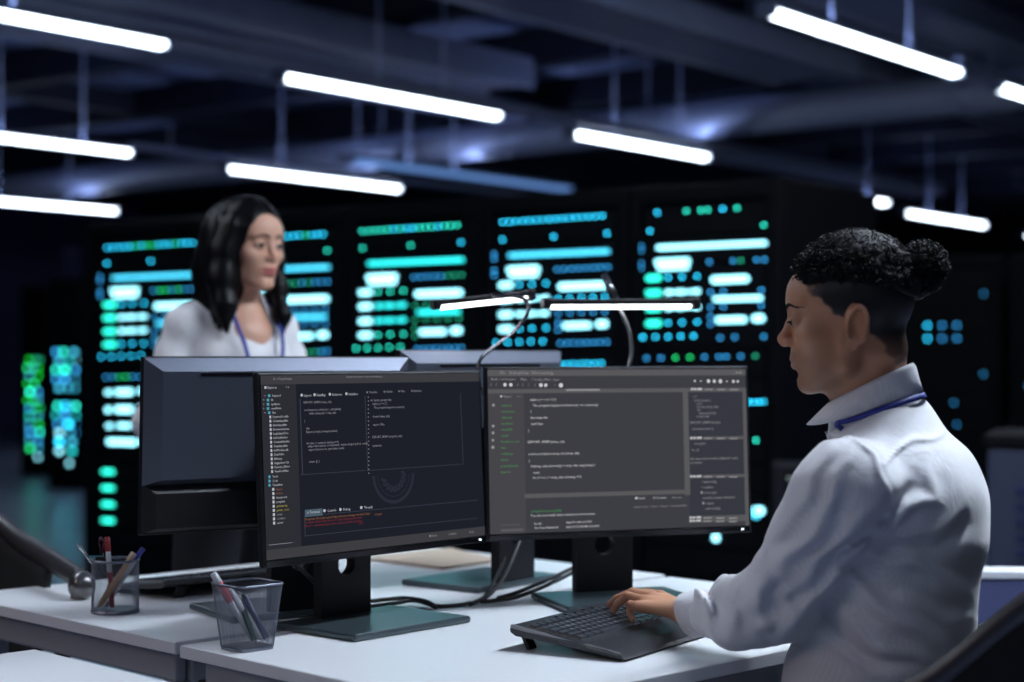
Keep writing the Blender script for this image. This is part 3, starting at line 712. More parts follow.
# --- right monitor
mR = monitor((.181, 3.40), .325, 'right lit monitor with grey code editor screen, in front of the man')
S = Screen(mR, -SW+.005, SW-.005, -SH+.012, SH-.005)
S.par = MB().box(panel_T((0, -.0074, .0035)), (SW-.005, .0007, SH-.0085), TILT).build('screen', M['black_gloss'], mR)
mR.scale = (1.015, 1.015, 1.015)
q = ((18, 42), (968, 30), (986, 604), (36, 648)); fl = lambda x, y: frac(x, y, q, 3.47/3.24)
S.rect('bgR', 0, 0, 1, 1, 0); S.rect('barR', 0, 0, 1, .04); S.rect('bgR', 0, .04, 1, .12)
S.rect('barR', 0, .118, 1, .145); a = fl(160, 300)[0]; S.rect('sideR', 0, .145, a, 1, 1)
for x, s_ in ((64, 'File'), (100, 'Debug'), (142, 'View'), (182, 'Window'), (236, 'Help')): T_('dimR', x, 52, s_, .018)
for x, s_ in ((32, 'Back'), (62, '/ workspace'), (142, 'Main'), (182, '/ Config_Sdmc'), (262, 'Start')): T_('dimR', x, 76, s_, .015)
for x, r in ((84, .011), (106, .011), (218, .012), (236, .011), (292, .014)): S.disc('txtR', *fl(x, 97), r)
for x in (30, 50, 130, 148, 170, 194, 268): T_('dimR', x, 97, '/', .018)
for x, r in ((784, .007), (806, .005), (834, .012), (855, .011), (877, .013), (900, .005), (924, .010), (940, .008)): S.disc('txtR', *fl(x, 76), r)
T_('txtR', 920, 42, '_  ▪  x', .016); S.rect('dimR', *fl(312, 111), *fl(436, 115), 2)
S.disc('txtR', *fl(70, 140), .006); T_('dimR', 76, 140, 'Master', .014); T_('dimR', 130, 140, '▾ +', .014)
for y, r in ((173, .009), (250, .009), (275, .009), (302, .008), (328, .010)): S.disc('dimR', *fl(42, y), r)
for k, s_ in enumerate(['sources', 'resources', 'data.ext', 'renderer', 'runnable', 'script', 'functions.com', 'lists', 'codebase', 'tables', 'pointdata.ext', 'reports']): T_('grR', 72, 173+22.3*k, s_, .0145); 
for x, y, s_ in ((178, 151, 'define ( = + (n = 2 )'), (188, 172, 'The program happens in (memory) : loc element(i)'), (180, 194, '}'), (180, 217, 'this.ramp.idx;'), (182, 240, 'start files;'), (172, 265, '}'), (172, 307, 'EXPORT_AFBM (ramp_idx)'), (174, 351, 'void insert (struct array, int (array_idx)'), (176, 376, '}'), (184, 396, 'if (array_idx) element(i) = array_idx .map(ramp) {'), (194, 419, 'next;'), (192, 438, 'for (i = n; i < array_idx; indexing i++)')): T_('txtR', x, y, s_, .0145)
R_('barR', 740, 116, 756, 496, 2); R_('barR', 162, 498, 762, 514, 2); a = fl(762, 300)[0]; S.rect('panR', a, .145, .985, .93); S.rect('barR', .985, .12, 1, 1, 2)
for y in (106, 286, 427, 578, 590):
    x = fl(766, y); S.rect('barR', x[0], x[1]-.007, .985, x[1]+.012, 2); T_('txtR', 770, y, '■ ■▪■■', .012)
    for k in range(3): S.rect('dimR', *fl(820+46*k, y-1), *fl(850+46*k, y+2), 3)
T_('txtR', 570, 509, '■ Search', .012); T_('txtR', 636, 507, '□ Processes', .012); T_('dimR', 706, 505, 'Resource', .012)
for x, y, s_ in ((778, 134, '{ 7'), (782, 147, 'void ( insert )'), (792, 159, '( for'), (794, 171, 'for (it, array_idx)'), (794, 182, 'int'), (800, 194, 'datamodel (x)'), (792, 206, 'return idx'), (768, 229, 'EXPORT_AFBM (ramps)'), (776, 252, 'terminate.next ()'), (784, 306, 'run.async'), (776, 330, 'loc (i)'), (770, 362, 'this.dependent:module.(idx)(next, sum)'), (770, 376, 'terminate;'), (812, 446, '▾ tasksetting'), (812, 466, '+ register'), (808, 486, '● action_get'), (818, 505, 'module.of (task, database)'), (814, 525, '● output'), (826, 544, 'setlocal (big)')): T_('dimR', x, y, s_, .0145)
T_('dimR', 566, 541, 'release notes  /  terms  /  license  /  about installed', .012)
T_('grR', 186, 561, 'compiled successfully', .016); T_('txtR', 186, 577, 'You can now install native modules to the browser.', .014)
T_('txtR', 200, 606, 'Local:', .014); T_('txtR', 318, 600, 'http://localhost:3000', .014); T_('txtR', 200, 622, 'On Your Network:', .014); T_('txtR', 318, 617, 'http://192.168.48.163:3000', .014)
R_('barR', 76, 628, 160, 638, 2); R_('barR', 76, 612, 148, 615, 2)
S.build(EM, NM)
monitor((-.395, 3.15), math.radians(212), 'large silver backed monitor turned away, in front of the woman', power=False, lift=.026)
monitor((.002, 3.57), math.radians(232), 'silver backed monitor turned away, behind the gap between the lit monitors', power=False, lift=.040)

# ------------------------------------------------------------------ clip-on gooseneck lamps
def led_lamp(a, b, neck, label, stub=None):
    a = Vector(a); b = Vector(b); d = (b-a).normalized(); c = (a+b)/2; L = (b-a).length/2
    t = empty('gooseneck_desk_lamp', neck[-1], 0, label, 'desk lamp', 'slim led desk lamps'); O = Vector(neck[-1])
    zx = d.cross(Vector((0, 1, 0))).normalized()*-1
    if zx.z < 0: zx = -zx
    yy = zx.cross(d); R = Matrix((d, yy, zx)).transposed()
    MB().box(c-O+zx*.008, (L, .017, .0062), R, bev=.003).build('lamp_housing', M['black_plastic'], t)
    MB().box(c-O-zx*.001, (L-.010, .014, .0055), R, bev=.003).build('led_diffuser', M['lampbar'], t)
    for e in (a, b): MB().box(e-O+zx*.005, (.008, .018, .0115), R, bev=.004).build('end_cap', M['black_plastic'], t)
    sp = [p-O for p in spline(neck, 12)]
    g = MB().tube(sp, .0042, 10).build('gooseneck', M['gooseneck'], t, smooth=True)
    MB().box((0, .0, 0), (.016, .012, .022), bev=.003).build('clamp', M['black_plastic'], t)
    if stub: MB().tube([p-O for p in (Vector(stub[0]), Vector(stub[1]))], [.008, .010], 12).build('swivel_joint', M['gooseneck'], t, smooth=True)
M['gooseneck'] = mat('gooseneck_steel', (.16, .16, .17), .22, metal=.9)
led_lamp(P(436, 307, 3.55), P(530, 297, 3.62), [P(491, 295, 3.57), P(512, 296, 3.55), P(527, 301, 3.53), P(528, 312, 3.52), P(517, 328, 3.50), P(498, 344, 3.46), P(482, 357, 3.43), P(478, 372, 3.42), P(483, 392, 3.42), P(500, 410, 3.415)], 'left slim lamp bar tilted up, on a dark curved neck between the monitors')
led_lamp(P(546, 306, 3.52), P(694, 305.5, 3.60), [P(607, 280, 3.60), P(615, 300, 3.58), P(623, 316, 3.57), P(630, 335, 3.56), P(632, 352, 3.55), P(629, 367, 3.54), P(624, 390, 3.52)], 'right slim lamp bar glowing white above the right monitor', stub=(P(604, 275, 3.61), P(615, 299, 3.58)))

# ------------------------------------------------------------------ keyboard
KO = Vector((.176, 2.667, DZ)); KE = Vector((.54, .842, 0)).normalized(); KG = Vector((-KE.y, KE.x, 0)); KR = math.atan2(KE.y, KE.x)
def key_ang(): return math.atan2(.026, .21)
def keyboard(loc, rz, label, keys=True):
    t = empty('keyboard', loc, rz, label, 'keyboard', 'black keyboards')
    L, D = .44, .215; tl = Matrix.Rotation(key_ang(), 4, 'X')
    def top(y): return .016+.155*y*1.0 if False else .0145+y*math.tan(key_ang())
    # wedge body: side outline lofted along the length with rounded ends
    prof = [(0, .004), (.004, .0005), (.06, .0085), (.12, .016), (.205, .026), (D, .034), (D+.001, .039), (.21, .0415), (.085, .0265), (.07, .0225), (.03, .0165), (.004, .009)]
    vs = []; fs = []; n = len(prof); sec = [(0, .972), (.004, .99), (.012, 1), (L-.012, 1), (L-.004, .99), (L, .972)]
    for x, sc in sec:
        for (y, z) in prof: vs.append((x, D/2+(y-D/2)*sc, .02+(z-.02)*(1 if sc == 1 else .93 if sc > .98 else .7)))
    for i in range(len(sec)-1):
        for k in range(n): fs.append([i*n+k, i*n+(k+1) % n, (i+1)*n+(k+1) % n, (i+1)*n+k])
    fs += [list(range(n)), [(len(sec)-1)*n+k for k in range(n)][::-1]]
    MB().raw(vs, fs).build('keyboard_body', M['kb'], t)
    for x0 in (.0, L-.007):
        tr = MB(); tr.raw([(x0, .01, .0135), (x0+.007, .01, .0142), (x0+.007, .212, .0424), (x0, .212, .0416), (x0, .01, .009), (x0+.007, .01, .009), (x0+.007, .212, .037), (x0, .212, .037)], [[0, 1, 2, 3], [0, 4, 5, 1], [1, 5, 6, 2], [2, 6, 7, 3], [3, 7, 4, 0]])
        tr.build('side_trim', M['kb_edge'], t)
    for s in (.03, L-.05): MB().box((s, .196, .013), (.011, .004, .015), Matrix.Rotation(-.5, 3, 'X'), bev=.002).build('tilt_foot', M['black_plastic'], t)
    if not keys: return t
    kz = lambda y: .0265+(y-.085)*.12
    def one(x, y, w_, d_=.0155):
        key = round(w_, 4)
        if key not in one.c:
            b = MB(); h = (w_/2-.0009, d_/2-.0009); b.raw([(-h[0], -h[1], 0), (h[0], -h[1], 0), (h[0], h[1], 0), (-h[0], h[1], 0), (-h[0]+.0014, -h[1]+.0012, .0048), (h[0]-.0014, -h[1]+.0012, .0048), (h[0]-.0014, h[1]-.001, .0048), (-h[0]+.0014, h[1]-.001, .0048)], [[3, 2, 1, 0], [4, 5, 6, 7], [0, 1, 5, 4], [1, 2, 6, 5], [2, 3, 7, 6], [3, 0, 4, 7]])
            o = b.build('key', M['key'], t); one.c[key] = o
        else: o = one.c[key].copy(); link(o, t)
        o.location = (x+w_/2, y, kz(y)-.0005); o.rotation_euler = (.119, 0, 0); one.n.append((x, y, w_))
    one.c = {}; one.n = []
    p = .0178; rows = [[1.3, 1.3, 1.3, 6, 1.3, 1.3, 1.3, 1.2], [2.2]+[1]*10+[2.8], [1.7]+[1]*11+[2.3], [1.5]+[1]*12+[1.5], [1]*13+[2]]
    y = .093
    for r, ws in enumerate(rows):
        x = .014
        for w_ in ws: one(x, y, w_*p); x += w_*p
        x = .014+15*p+.006
        for w_ in ([1, 1, 1] if r in (0, 3, 4) else [1] if r == 1 else []): one(x+(p if r == 1 else 0), y, p); x += p
        x = .014+18*p+.012
        for w_ in [1, 1, 1, 1]: one(x, y, p); x += p
        y += .0165
    x = .014
    y += .004
    for k in range(13): one(x, y, p*1.08); x += p*1.16
    lg = MB(); txt = 'ZXCVBNM,./'; caps = {0: '', 1: ' ZXCVBNM,./ ', 2: ' ASDFGHJKL;  ', 3: ' QWERTYUIOP[] ', 4: '`1234567890-= '}; cnt = {}
    for (x_, y_, w_) in one.n:
        r = round((y_-.093)/.0165); i = cnt.get(r, 0); cnt[r] = i+1; row = caps.get(r, ''); ch = row[i].strip() if i < len(row) else '7894561230'[(i*3+r) % 10] if 0 < r < 5 else ''
        if not ch: continue
        if ch not in _fc: me = font_mesh(ch, 1); _fc[ch] = ([tuple(q.co[:2]) for q in me.vertices], [list(p.vertices) for p in me.polygons]); bpy.data.meshes.remove(me)
        vs, fs = _fc[ch]; s_ = .0085; zz = lambda yy: kz(y_)-.0005+.0050+(yy-y_)*.119
        lg.raw([(x_+.0045+a_*s_, y_-.003+b_*s_, zz(y_-.003+b_*s_)) for a_, b_ in vs], fs)
    lg.build('key_legends', M['white_pl'], t)
    for k in range(5): MB().tube([(.12+.03*k, .197, .0405), (.12+.03*k, .197, .0425)], .0035, 10).build('media_button', M['key'], t)
    return t
keyboard(KO, KR, 'black keyboard under the hand of the seated man, raised on small feet')
kk = keyboard(Vector((-.555, 3.93, DZ)), TH+PI, 'black keyboard lying along the far edge of the left desk, seen from behind', keys=True)
kk.location = Vector((*Pz(262, 573, DZ)[:2], DZ))+Vector((.035, .02, 0))

# ------------------------------------------------------------------ folder, cables
f0 = [Pz(366, 560.5, DZ), Pz(442, 570, DZ), Pz(500, 562, DZ), Pz(450, 550.5, DZ)]; fc = sum(f0, Vector())/4
t = empty('manila_folder', (fc.x, fc.y, DZ), 0, 'tan manila folder of papers at the far corner of the left desk', 'folder')
def slab(q, z0, z1, sc=1): return MB().prism([((p-fc)*sc)[:2] for p in q], z0, z1)
slab(f0, .0005, .002).build('back_cover', M['manila'], t); slab(f0, .0022, .006, .96).build('papers', M['paper'], t); slab(f0, .0062, .0075, .995).build('front_cover', M['manila'], t)
def cable(pts, label, r=.0038, grp='black monitor cables'):
    pts = [Vector(p) for p in pts]; o = MB().tube(spline(pts, 10), r, 8).build('cable', M['cable'], smooth=True, org=pts[0]); tag(o, label, 'cable', grp)
cable([P(350, 585, 3.14), Pz(366, 600, DZ+.012), Pz(385, 599.5, DZ+.014), Pz(405, 598, DZ+.014), Pz(425, 601, DZ+.012), Pz(437, 606, DZ+.005), Pz(460, 605, DZ+.005), Pz(470, 603, DZ+.005)], 'upper black cable curving on the desk right of the left stand', .0042)
cable([P(350, 590, 3.14), Pz(366, 605, DZ+.006), Pz(390, 604, DZ+.008), Pz(412, 600.5, DZ+.01), Pz(428, 604, DZ+.006), Pz(436, 607.5, DZ+.004)], 'lower black cable curving on the desk right of the left stand', .0042)
cable([P(520, 540, 3.55), P(512, 560, 3.50), P(500, 582, 3.40), Pz(487, 596, DZ+.012), Pz(470, 604.5, DZ+.004)], 'black cable hanging from the rear monitor to the desk seam', .0045)
cable([P(600, 556, 3.50), P(575, 567, 3.46), P(545, 581, 3.38), Pz(515, 593, DZ+.02), Pz(498, 598, DZ+.006)], 'upper black cable slung from the right stand to the desk', .0042)
cable([P(598, 560, 3.50), P(572, 573, 3.44), P(545, 586, 3.35), Pz(516, 597, DZ+.015), Pz(494, 600.5, DZ+.006), Pz(484, 601.5, DZ+.005)], 'lower black cable slung from the right stand to the desk', .0042)
cable([P(508, 545, 3.55), P(503, 562, 3.52), P(496, 578, 3.42), Pz(487, 593, DZ+.014), Pz(482, 602, DZ+.005)], 'thin black cable beside the rear monitor neck', .0035)
cable([P(286, 560, 3.12), P(297, 566, 3.10), P(312, 580, 3.08), P(322, 590, 3.11)], 'black cable behind the left stand neck', .0038)

# ------------------------------------------------------------------ pen cups
def wire_mod(o, th):
    m = o.modifiers.new('wire', 'WIREFRAME'); m.thickness = th; m.use_even_offset = False; m.use_boundary = True
def square_cup(c, rz, label):
    t = empty('pen_cup', c, rz, label, 'pen cup', 'wire mesh pen cups'); b, tp, h = .0335, .0455, .108
    n, m = 18, 30
    def pt(side, s, z): # rounded-square section
        r = b+(tp-b)*z/h; k = [(1, -1), (1, 1), (-1, 1), (-1, -1)][side]; k2 = [(1, 1), (-1, 1), (-1, -1), (1, -1)][side]
        x = k[0]+(k2[0]-k[0])*s; y = k[1]+(k2[1]-k[1])*s; L = (abs(x)**7+abs(y)**7)**(1/7); return (x/L*r, y/L*r, z)
    vs = []; N = 4*n
    for j in range(m+1):
        for s in range(4):
            for i in range(n): vs.append(pt(s, (i+(.5 if j % 2 else 0))/n, .004+(h-.004)*j/m))
    fs = []
    for j in range(0, m-1):     # diamonds
        for i in range(N):
            if j % 2 == 0: fs.append([j*N+i, (j+1)*N+i, (j+2)*N+i, (j+1)*N+(i-1) % N])
            else: fs.append([j*N+i, (j+1)*N+(i+1) % N, (j+2)*N+i, (j+1)*N+i])
    o = MB().raw(vs, fs).build('wire_mesh_wall', M['mesh_metal'], t); wire_mod(o, .0008)
    rim = [Vector(pt(s, i/8, h)) for s in range(4) for i in range(8)]; rim.append(rim[0]); MB().tube(rim, .0021, 8, cap=False).build('rim', M['mesh_metal'], t, smooth=True)
    bt = [pt(s, i/8, 0)[:2] for s in range(4) for i in range(8)]; MB().prism(bt, 0, .006).build('base', M['mesh_metal'], t)
    return t
def round_cup(c, label):
    t = empty('pen_cup', c, 0, label, 'pen cup', 'wire mesh pen cups'); r, h, n, m = .0435, .098, 66, 28
    vs = [(r*math.cos(2*PI*(i+(.5 if j % 2 else 0))/n), r*math.sin(2*PI*(i+(.5 if j % 2 else 0))/n), .004+(h-.004)*j/m) for j in range(m+1) for i in range(n)]
    fs = []
    for j in range(0, m-1):
        for i in range(n):
            if j % 2 == 0: fs.append([j*n+i, (j+1)*n+i, (j+2)*n+i, (j+1)*n+(i-1) % n])
            else: fs.append([j*n+i, (j+1)*n+(i+1) % n, (j+2)*n+i, (j+1)*n+i])
    o = MB().raw(vs, fs).build('wire_mesh_wall', M['mesh_metal'], t); wire_mod(o, .0008)
    T = [Vector((r*math.cos(2*PI*k/48), r*math.sin(2*PI*k/48), h)) for k in range(49)]; MB().tube(T, .0024, 8, cap=False).build('rim', M['mesh_metal'], t, smooth=True)
    MB().lathe([(0, 0), (r+.001, 0), (r+.002, .003), (r, .007), (0, .007)]).build('base', M['mesh_metal'], t)
    return t
c2 = Vector((-.436, 2.798, DZ)); c1 = Vector((-.747, 3.2, DZ))
square_cup(c2, math.radians(44), 'square tapered wire pen cup at the left corner of the nearest desk')
round_cup(c1, 'round wire pen cup on the left desk')
def pen(a, b, label, cat, name, parts, r=.0042, grp=None):
    # a tip at the bottom, b top; parts: (name, material, t0, t1, r0, r1)
    a = Vector(a); b = Vector(b); t = empty(name, a, 0, label, cat, grp)
    for (nm, m, t0, t1, r0, r1) in parts:
        p = [(b-a)*t0, (b-a)*(t0*.97+t1*.03), (b-a)*(t0*.03+t1*.97), (b-a)*t1]; MB().tube(p, [r*r0*.8, r*r0, r*r1, r*r1*.8], 12).build(nm, M[m], t, smooth=True)
    return t
def pclip(t, a, b, m, r=.0012):
    MB().tube([a-t.location, b-t.location], r, 8).build('pocket_clip', M[m], t)
z0 = DZ+.010
# square cup contents
a, b = Pz(250, 645, z0)*1, P(213, 573, 2.79); a = Vector((-.425, 2.805, z0)); t = pen(a, b, 'white marker with a red band leaning left in the square cup', 'pen', 'marker_pen', [('barrel', 'clear_pl', .0, .62, .9, 1), ('red_sleeve', 'red', .58, .90, 1.25, 1.25), ('cap', 'white_pl', .86, 1, 1.3, 1.05)], .0052)
t = pen((-.412, 2.812, z0), P(229, 588, 2.80), 'clear white ballpoint leaning left beside the red banded marker', 'pen', 'ballpoint_pen', [('tip', 'chrome', 0, .06, .3, .7), ('barrel', 'white_pl', .05, .95, 1, 1), ('end_plug', 'white_pl', .94, 1, .8, .6)], .0055)
t = pen((-.398, 2.787, z0), P(243, 594, 2.81), 'dark blue pen fully inside the square cup, leaning left', 'pen', 'ballpoint_pen', [('tip', 'white_pl', 0, .12, .4, .9), ('barrel', 'darkblue', .1, .9, 1.1, 1.1), ('end_plug', 'black_plastic', .89, 1, 1, .8)], .0048)
t = pen((-.42, 2.785, z0), P(240, 600, 2.81), 'dark green pen standing behind the dark blue one', 'pen', 'ballpoint_pen', [('tip', 'chrome', 0, .08, .3, .8), ('barrel', 'green', .07, 1, 1, .9)], .0048)
# round cup contents
t = pen((-.750, 3.19, z0), P(107, 537, 3.21), 'upright pencil with white upper half and red end', 'pencil', 'pencil', [('lower_barrel', 'red', 0, .5, .9, 1), ('white_barrel', 'white_pl', .49, .8, 1, 1), ('red_cap', 'red', .79, 1, 1.15, 1.1)], .0048)
t = pen((-.775, 3.185, z0), P(134, 553, 3.19), 'wooden pencil leaning right in the round cup', 'pencil', 'pencil', [('tip', 'wood', 0, .08, .2, 1), ('barrel', 'wood', .07, .9, 1.15, 1.15), ('ferrule', 'manila', .89, 1, 1.2, 1.2)], .0050)
t = pen((-.765, 3.20, z0), P(143, 548, 3.22), 'white ballpoint with blue cap leaning right in the round cup', 'pen', 'ballpoint_pen', [('barrel', 'clear_pl', 0, .82, .9, .9), ('cap', 'blue', .78, 1, 1.25, .9)], .0045)
pclip(t, P(139, 556, 3.21), P(145, 550, 3.215), 'blue')
def clipper(p, top, label, m):
    p = Vector(p); top = Vector(top); t = empty('binder_clip', p, 0, label, 'binder clip', 'binder clips on the round cup')
    MB().raw([(-.012, -.008, -.008), (.012, -.008, -.008), (.012, .008, -.008), (-.012, .008, -.008), (-.012, -.001, .010), (.012, -.001, .010), (.012, .001, .010), (-.012, .001, .010)], [[3, 2, 1, 0], [4, 5, 6, 7], [0, 1, 5, 4], [1, 2, 6, 5], [2, 3, 7, 6], [3, 0, 4, 7]]).build('clip_body', M[m], t)
    d = top-p; s = Vector((.0045, 0, 0)); e = d.normalized()*.004
    for k in (-1, 1): MB().tube(spline([s*k*.9, d*.5+s*k*.5, d*.85+s*k*1.0, d, d*.85-s*k*.2], 5), .0009, 6).build('wire_handle', M['chrome'], t)
clipper(P(95, 566, 3.19), P(78, 544, 3.17), 'binder clip with silver handle leaning out to the left', 'black_plastic')
clipper(P(102, 562, 3.21), P(101, 537, 3.22), 'binder clip with upright silver handle', 'black_plastic')
clipper(P(96, 561, 3.24), P(92, 556, 3.25), 'teal binder clip lowest on the rim', 'teal')

# ------------------------------------------------------------------ chairs
def chair(loc, rz, label, grp='tub office chairs', dz=0, zs=None):
    t = empty('office_chair', (*loc[:2], 0), rz, label, 'chair', grp)
    half = [(.34, -.265, .775), (.22, -.275, .788), (.10, -.28, .802), (-.02, -.272, .825), (-.12, -.255, .862), (-.20, -.20, .90), (-.25, -.11, .93), (-.265, 0, .942)]
    if zs: half = [(x, y, z_) for (x, y, z), z_ in zip(half, zs)]
    pts = half+[(x, -y, z) for x, y, z in half[-2::-1]]; pts = [Vector((x, y, z+dz)) for x, y, z in pts]; sp = spline(pts, 6)
    # band of flattened section
    mb = MB(); n = len(sp); prof = [(.010, -.018), (.014, 0), (.010, .018), (-.006, .022), (-.012, 0), (-.006, -.022)]; vs = []
    for i, p in enumerate(sp):
        tg = (sp[min(i+1, n-1)]-sp[max(i-1, 0)]).normalized(); out = Vector((tg.y, -tg.x, 0)).normalized()
        for (o_, z) in prof: vs.append(p+out*o_+Vector((0, 0, z)))
    k = len(prof); fs = [[i*k+j, i*k+(j+1) % k, (i+1)*k+(j+1) % k, (i+1)*k+j] for i in range(n-1) for j in range(k)]+[list(range(k))[::-1], [(n-1)*k+j for j in range(k)]]
    mb.raw(vs, fs).build('arm_and_back_band', M['chair_band'], t, smooth=True)
    # wrapped shell below the band
    vs = []; fs = []; sh = [p for p in sp if p.x < .155]; q = len(sh); rows_ = 8
    for j in range(rows_+1):
        f = j/rows_
        for p in sh: vs.append(Vector((p.x*(1-.18*f)+.02*f, p.y*(1-.14*f), p.z-.006-(p.z-.50-dz)*f)))
    for j in range(rows_):
        for i in range(q-1): fs.append([j*q+i, j*q+i+1, (j+1)*q+i+1, (j+1)*q+i])
    o = MB().raw(vs, fs).build('back_shell', M['chair_shell'], t, smooth=True); s = o.modifiers.new('s', 'SOLIDIFY'); s.thickness = .014; s.offset = 0
    for sy in (-1, 1):
        b = Matrix.Rotation(PI/2, 4, 'X'); MB().lathe([(0, -.022), (.018, -.022), (.026, -.012), (.028, 0), (.026, .012), (.018, .022), (0, .022)], c=(.345, sy*.262, half[0][2]-.007+dz), n=24, T=b).build('arm_hub', M['hub'], t, smooth=True)
        MB().tube([(.335, sy*.262, half[0][2]-.015+dz), (.25, sy*.262, .62+dz), (.12, sy*.25, .47+dz)], [.014, .016, .018], 10).build('arm_strut', M['chair_band'], t, smooth=True)
    MB().box((.03, 0, .455+dz), (.235, .235, .035), bev=.03, seg=4).build('seat', M['chair_shell'], t, smooth=True)
    MB().lathe([(.03, .09), (.03, .26), (.022, .265), (.022, .42+dz)], c=(0, 0, 0), n=20).build('column', M['black_plastic'], t, smooth=True)
    for k in range(5):
        a = 2*PI*k/5+.3; d = Vector((math.cos(a), math.sin(a), 0)); l = MB().tube([d*.02+Vector((0, 0, .12)), d*.18+Vector((0, 0, .095)), d*.29+Vector((0, 0, .075))], [.022, .017, .013], 10).build('base_leg', M['black_plastic'], t, smooth=True)
        T = Matrix.Rotation(a, 4, 'Z') @ Matrix.Rotation(PI/2, 4, 'X'); MB().lathe([(0, -.02), (.025, -.02), (.028, -.012), (.028, .012), (.025, .02), (0, .02)], c=d*.295+Vector((0, 0, .028)), n=16, T=T).build('caster', M['black_plastic'], l, smooth=True)
    return t
chair((-1.268, 3.484), math.atan2(-.8, .6), 'black tub chair with grey arm band at the left edge, arm over the desk')
chair((.79, 2.585), math.atan2(.44, -.9), 'black chair with dark curved band that the seated man sits in', zs=[.685, .705, .762, .868, .945, .985, 1.01, 1.015])
# ------------------------------------------------------------------ people
def head_sdf(p, female=False):  # local: x forward, y left, z up, origin between the ear canals
    q = p.copy(); q[:, 1] = np.abs(q[:, 1]); E = lambda c, r: ell(q, c, r)
    d = E((.000, 0, .052), (.093, .076, .086))
    d = smin(d, E((.038, 0, .050), (.060, .062, .054)), .02)
    d = smin(d, E((.043, 0, -.012), (.054, .058, .068)), .02)
    jw = .0 if not female else -.004
    d = smin(d, E((.046, 0, -.052), (.044, .046+jw, .040)), .022)
    d = smin(d, chain(q, [(.002, .058+jw, -.012), (.014, .052+jw, -.052), (.066, .018, -.080)], [.015, .014, .014], .01), .02)
    d = smin(d, cap(q, (.076, 0, -.082), (.077, .008, -.082), .0155 if not female else .013, .014), .014)
    d = smin(d, E((.066, .043, -.006), (.022, .020, .018)), .02)
    d = smin(d, E((.070, 0, -.042), (.029, .030, .030)), .016)
    d = smin(d, cap(q, (.092, .006, .040), (.080, .044, .042), .0085 if not female else .0055, .007), .014)
    d = smin(d, E((.074, 0, .060), (.026, .045, .030)), .02)
    # sockets, nose
    d = smax(d, -ell(q, (.108, .031, .021), (.018, .020, .0125)), .012)
    d = smin(d, chain(q, [(.093, 0, .030), (.101, 0, .012), (.1095, 0, -.007)], [.0060, .0068, .0080], .004), .010)
    ns = 1 if not female else .9
    d = smin(d, cap(q, (.1105, 0, -.0105), (.1090, .001, -.013), .0102*ns, .0098*ns), .006)
    d = smin(d, E((.100, .0115*ns, -.0155), (.0105, .0070, .0072)), .005)
    d = smax(d, -cap(q, (.104, .0062, -.026), (.103, .0065, -.0195), .0034, .0026), .002)
    # lids over the eyeballs, with a slit
    lid = ell(q, (.0855, .0310, .0180), (.0142, .0158, .0132)); slit = ell(q, (.098, .0312, .0168 if female else .0145), (.012, .0118, .0036 if female else .0021))
    d = smin(d, lid, .004); d = smax(d, -slit, .0015)
    d = smin(d, chain(q, [(.0965, .021, .0205), (.0985, .031, .0222), (.0915, .0425, .0185)], [.0016, .0019, .0014], .002), .002)
    # lips
    fl_ = 1.15 if female else 1
    d = smin(d, chain(q, [(.0965, 0, -.0425), (.0945, .010, -.0420), (.0855, .0225, -.0465)], [.0058*fl_, .0054*fl_, .0025], .003), .004)
    d = smin(d, chain(q, [(.0940, 0, -.0540), (.0915, .010, -.0530), (.0845, .0215, -.0480)], [.0066*fl_, .0060*fl_, .0025], .003), .004)
    d = smax(d, -chain(q, [(.1035, 0, -.0478), (.099, .012, -.0476), (.088, .024, -.0474)], [.0022, .0020, .0014], .001), .0025)
    d = smax(d, -cap(q, (.109, 0, -.036), (.106, 0, -.030), .0045, .0035), .004)
    d = smax(d, -ell(q, (.097, 0, -.0655), (.009, .018, .0055)), .008)
    # ears
    th = math.radians(12); R = np.array([[math.cos(th), 0, -math.sin(th)], [0, 1, 0], [math.sin(th), 0, math.cos(th)]])
    yw = .0735; ear = ell(q, (-.004, yw+.004, .007), (.0175, .0070, .0300), R.T)
    ear = smin(ear, ell(q, (.003, yw, -.020), (.009, .006, .011)), .006)
    ring = [(.012*math.cos(a)*1.2-.004-.2*(.026*math.sin(a)), yw+.0085+.002*math.sin(a), .008+.0265*math.sin(a)) for a in np.linspace(-.9, 3.9, 12)]
    ear = smin(ear, chain(q, ring, [.0034]*12, .002), .003)
    ear = smax(ear, -ell(q, (-.002, yw+.0115, .003), (.0090, .0060, .0165), R.T), .003)
    ear = smax(ear, -ell(q, (-.006, yw+.0120, .018), (.0065, .0040, .0085), R.T), .002)
    d = smin(d, ear, .005)
    return d
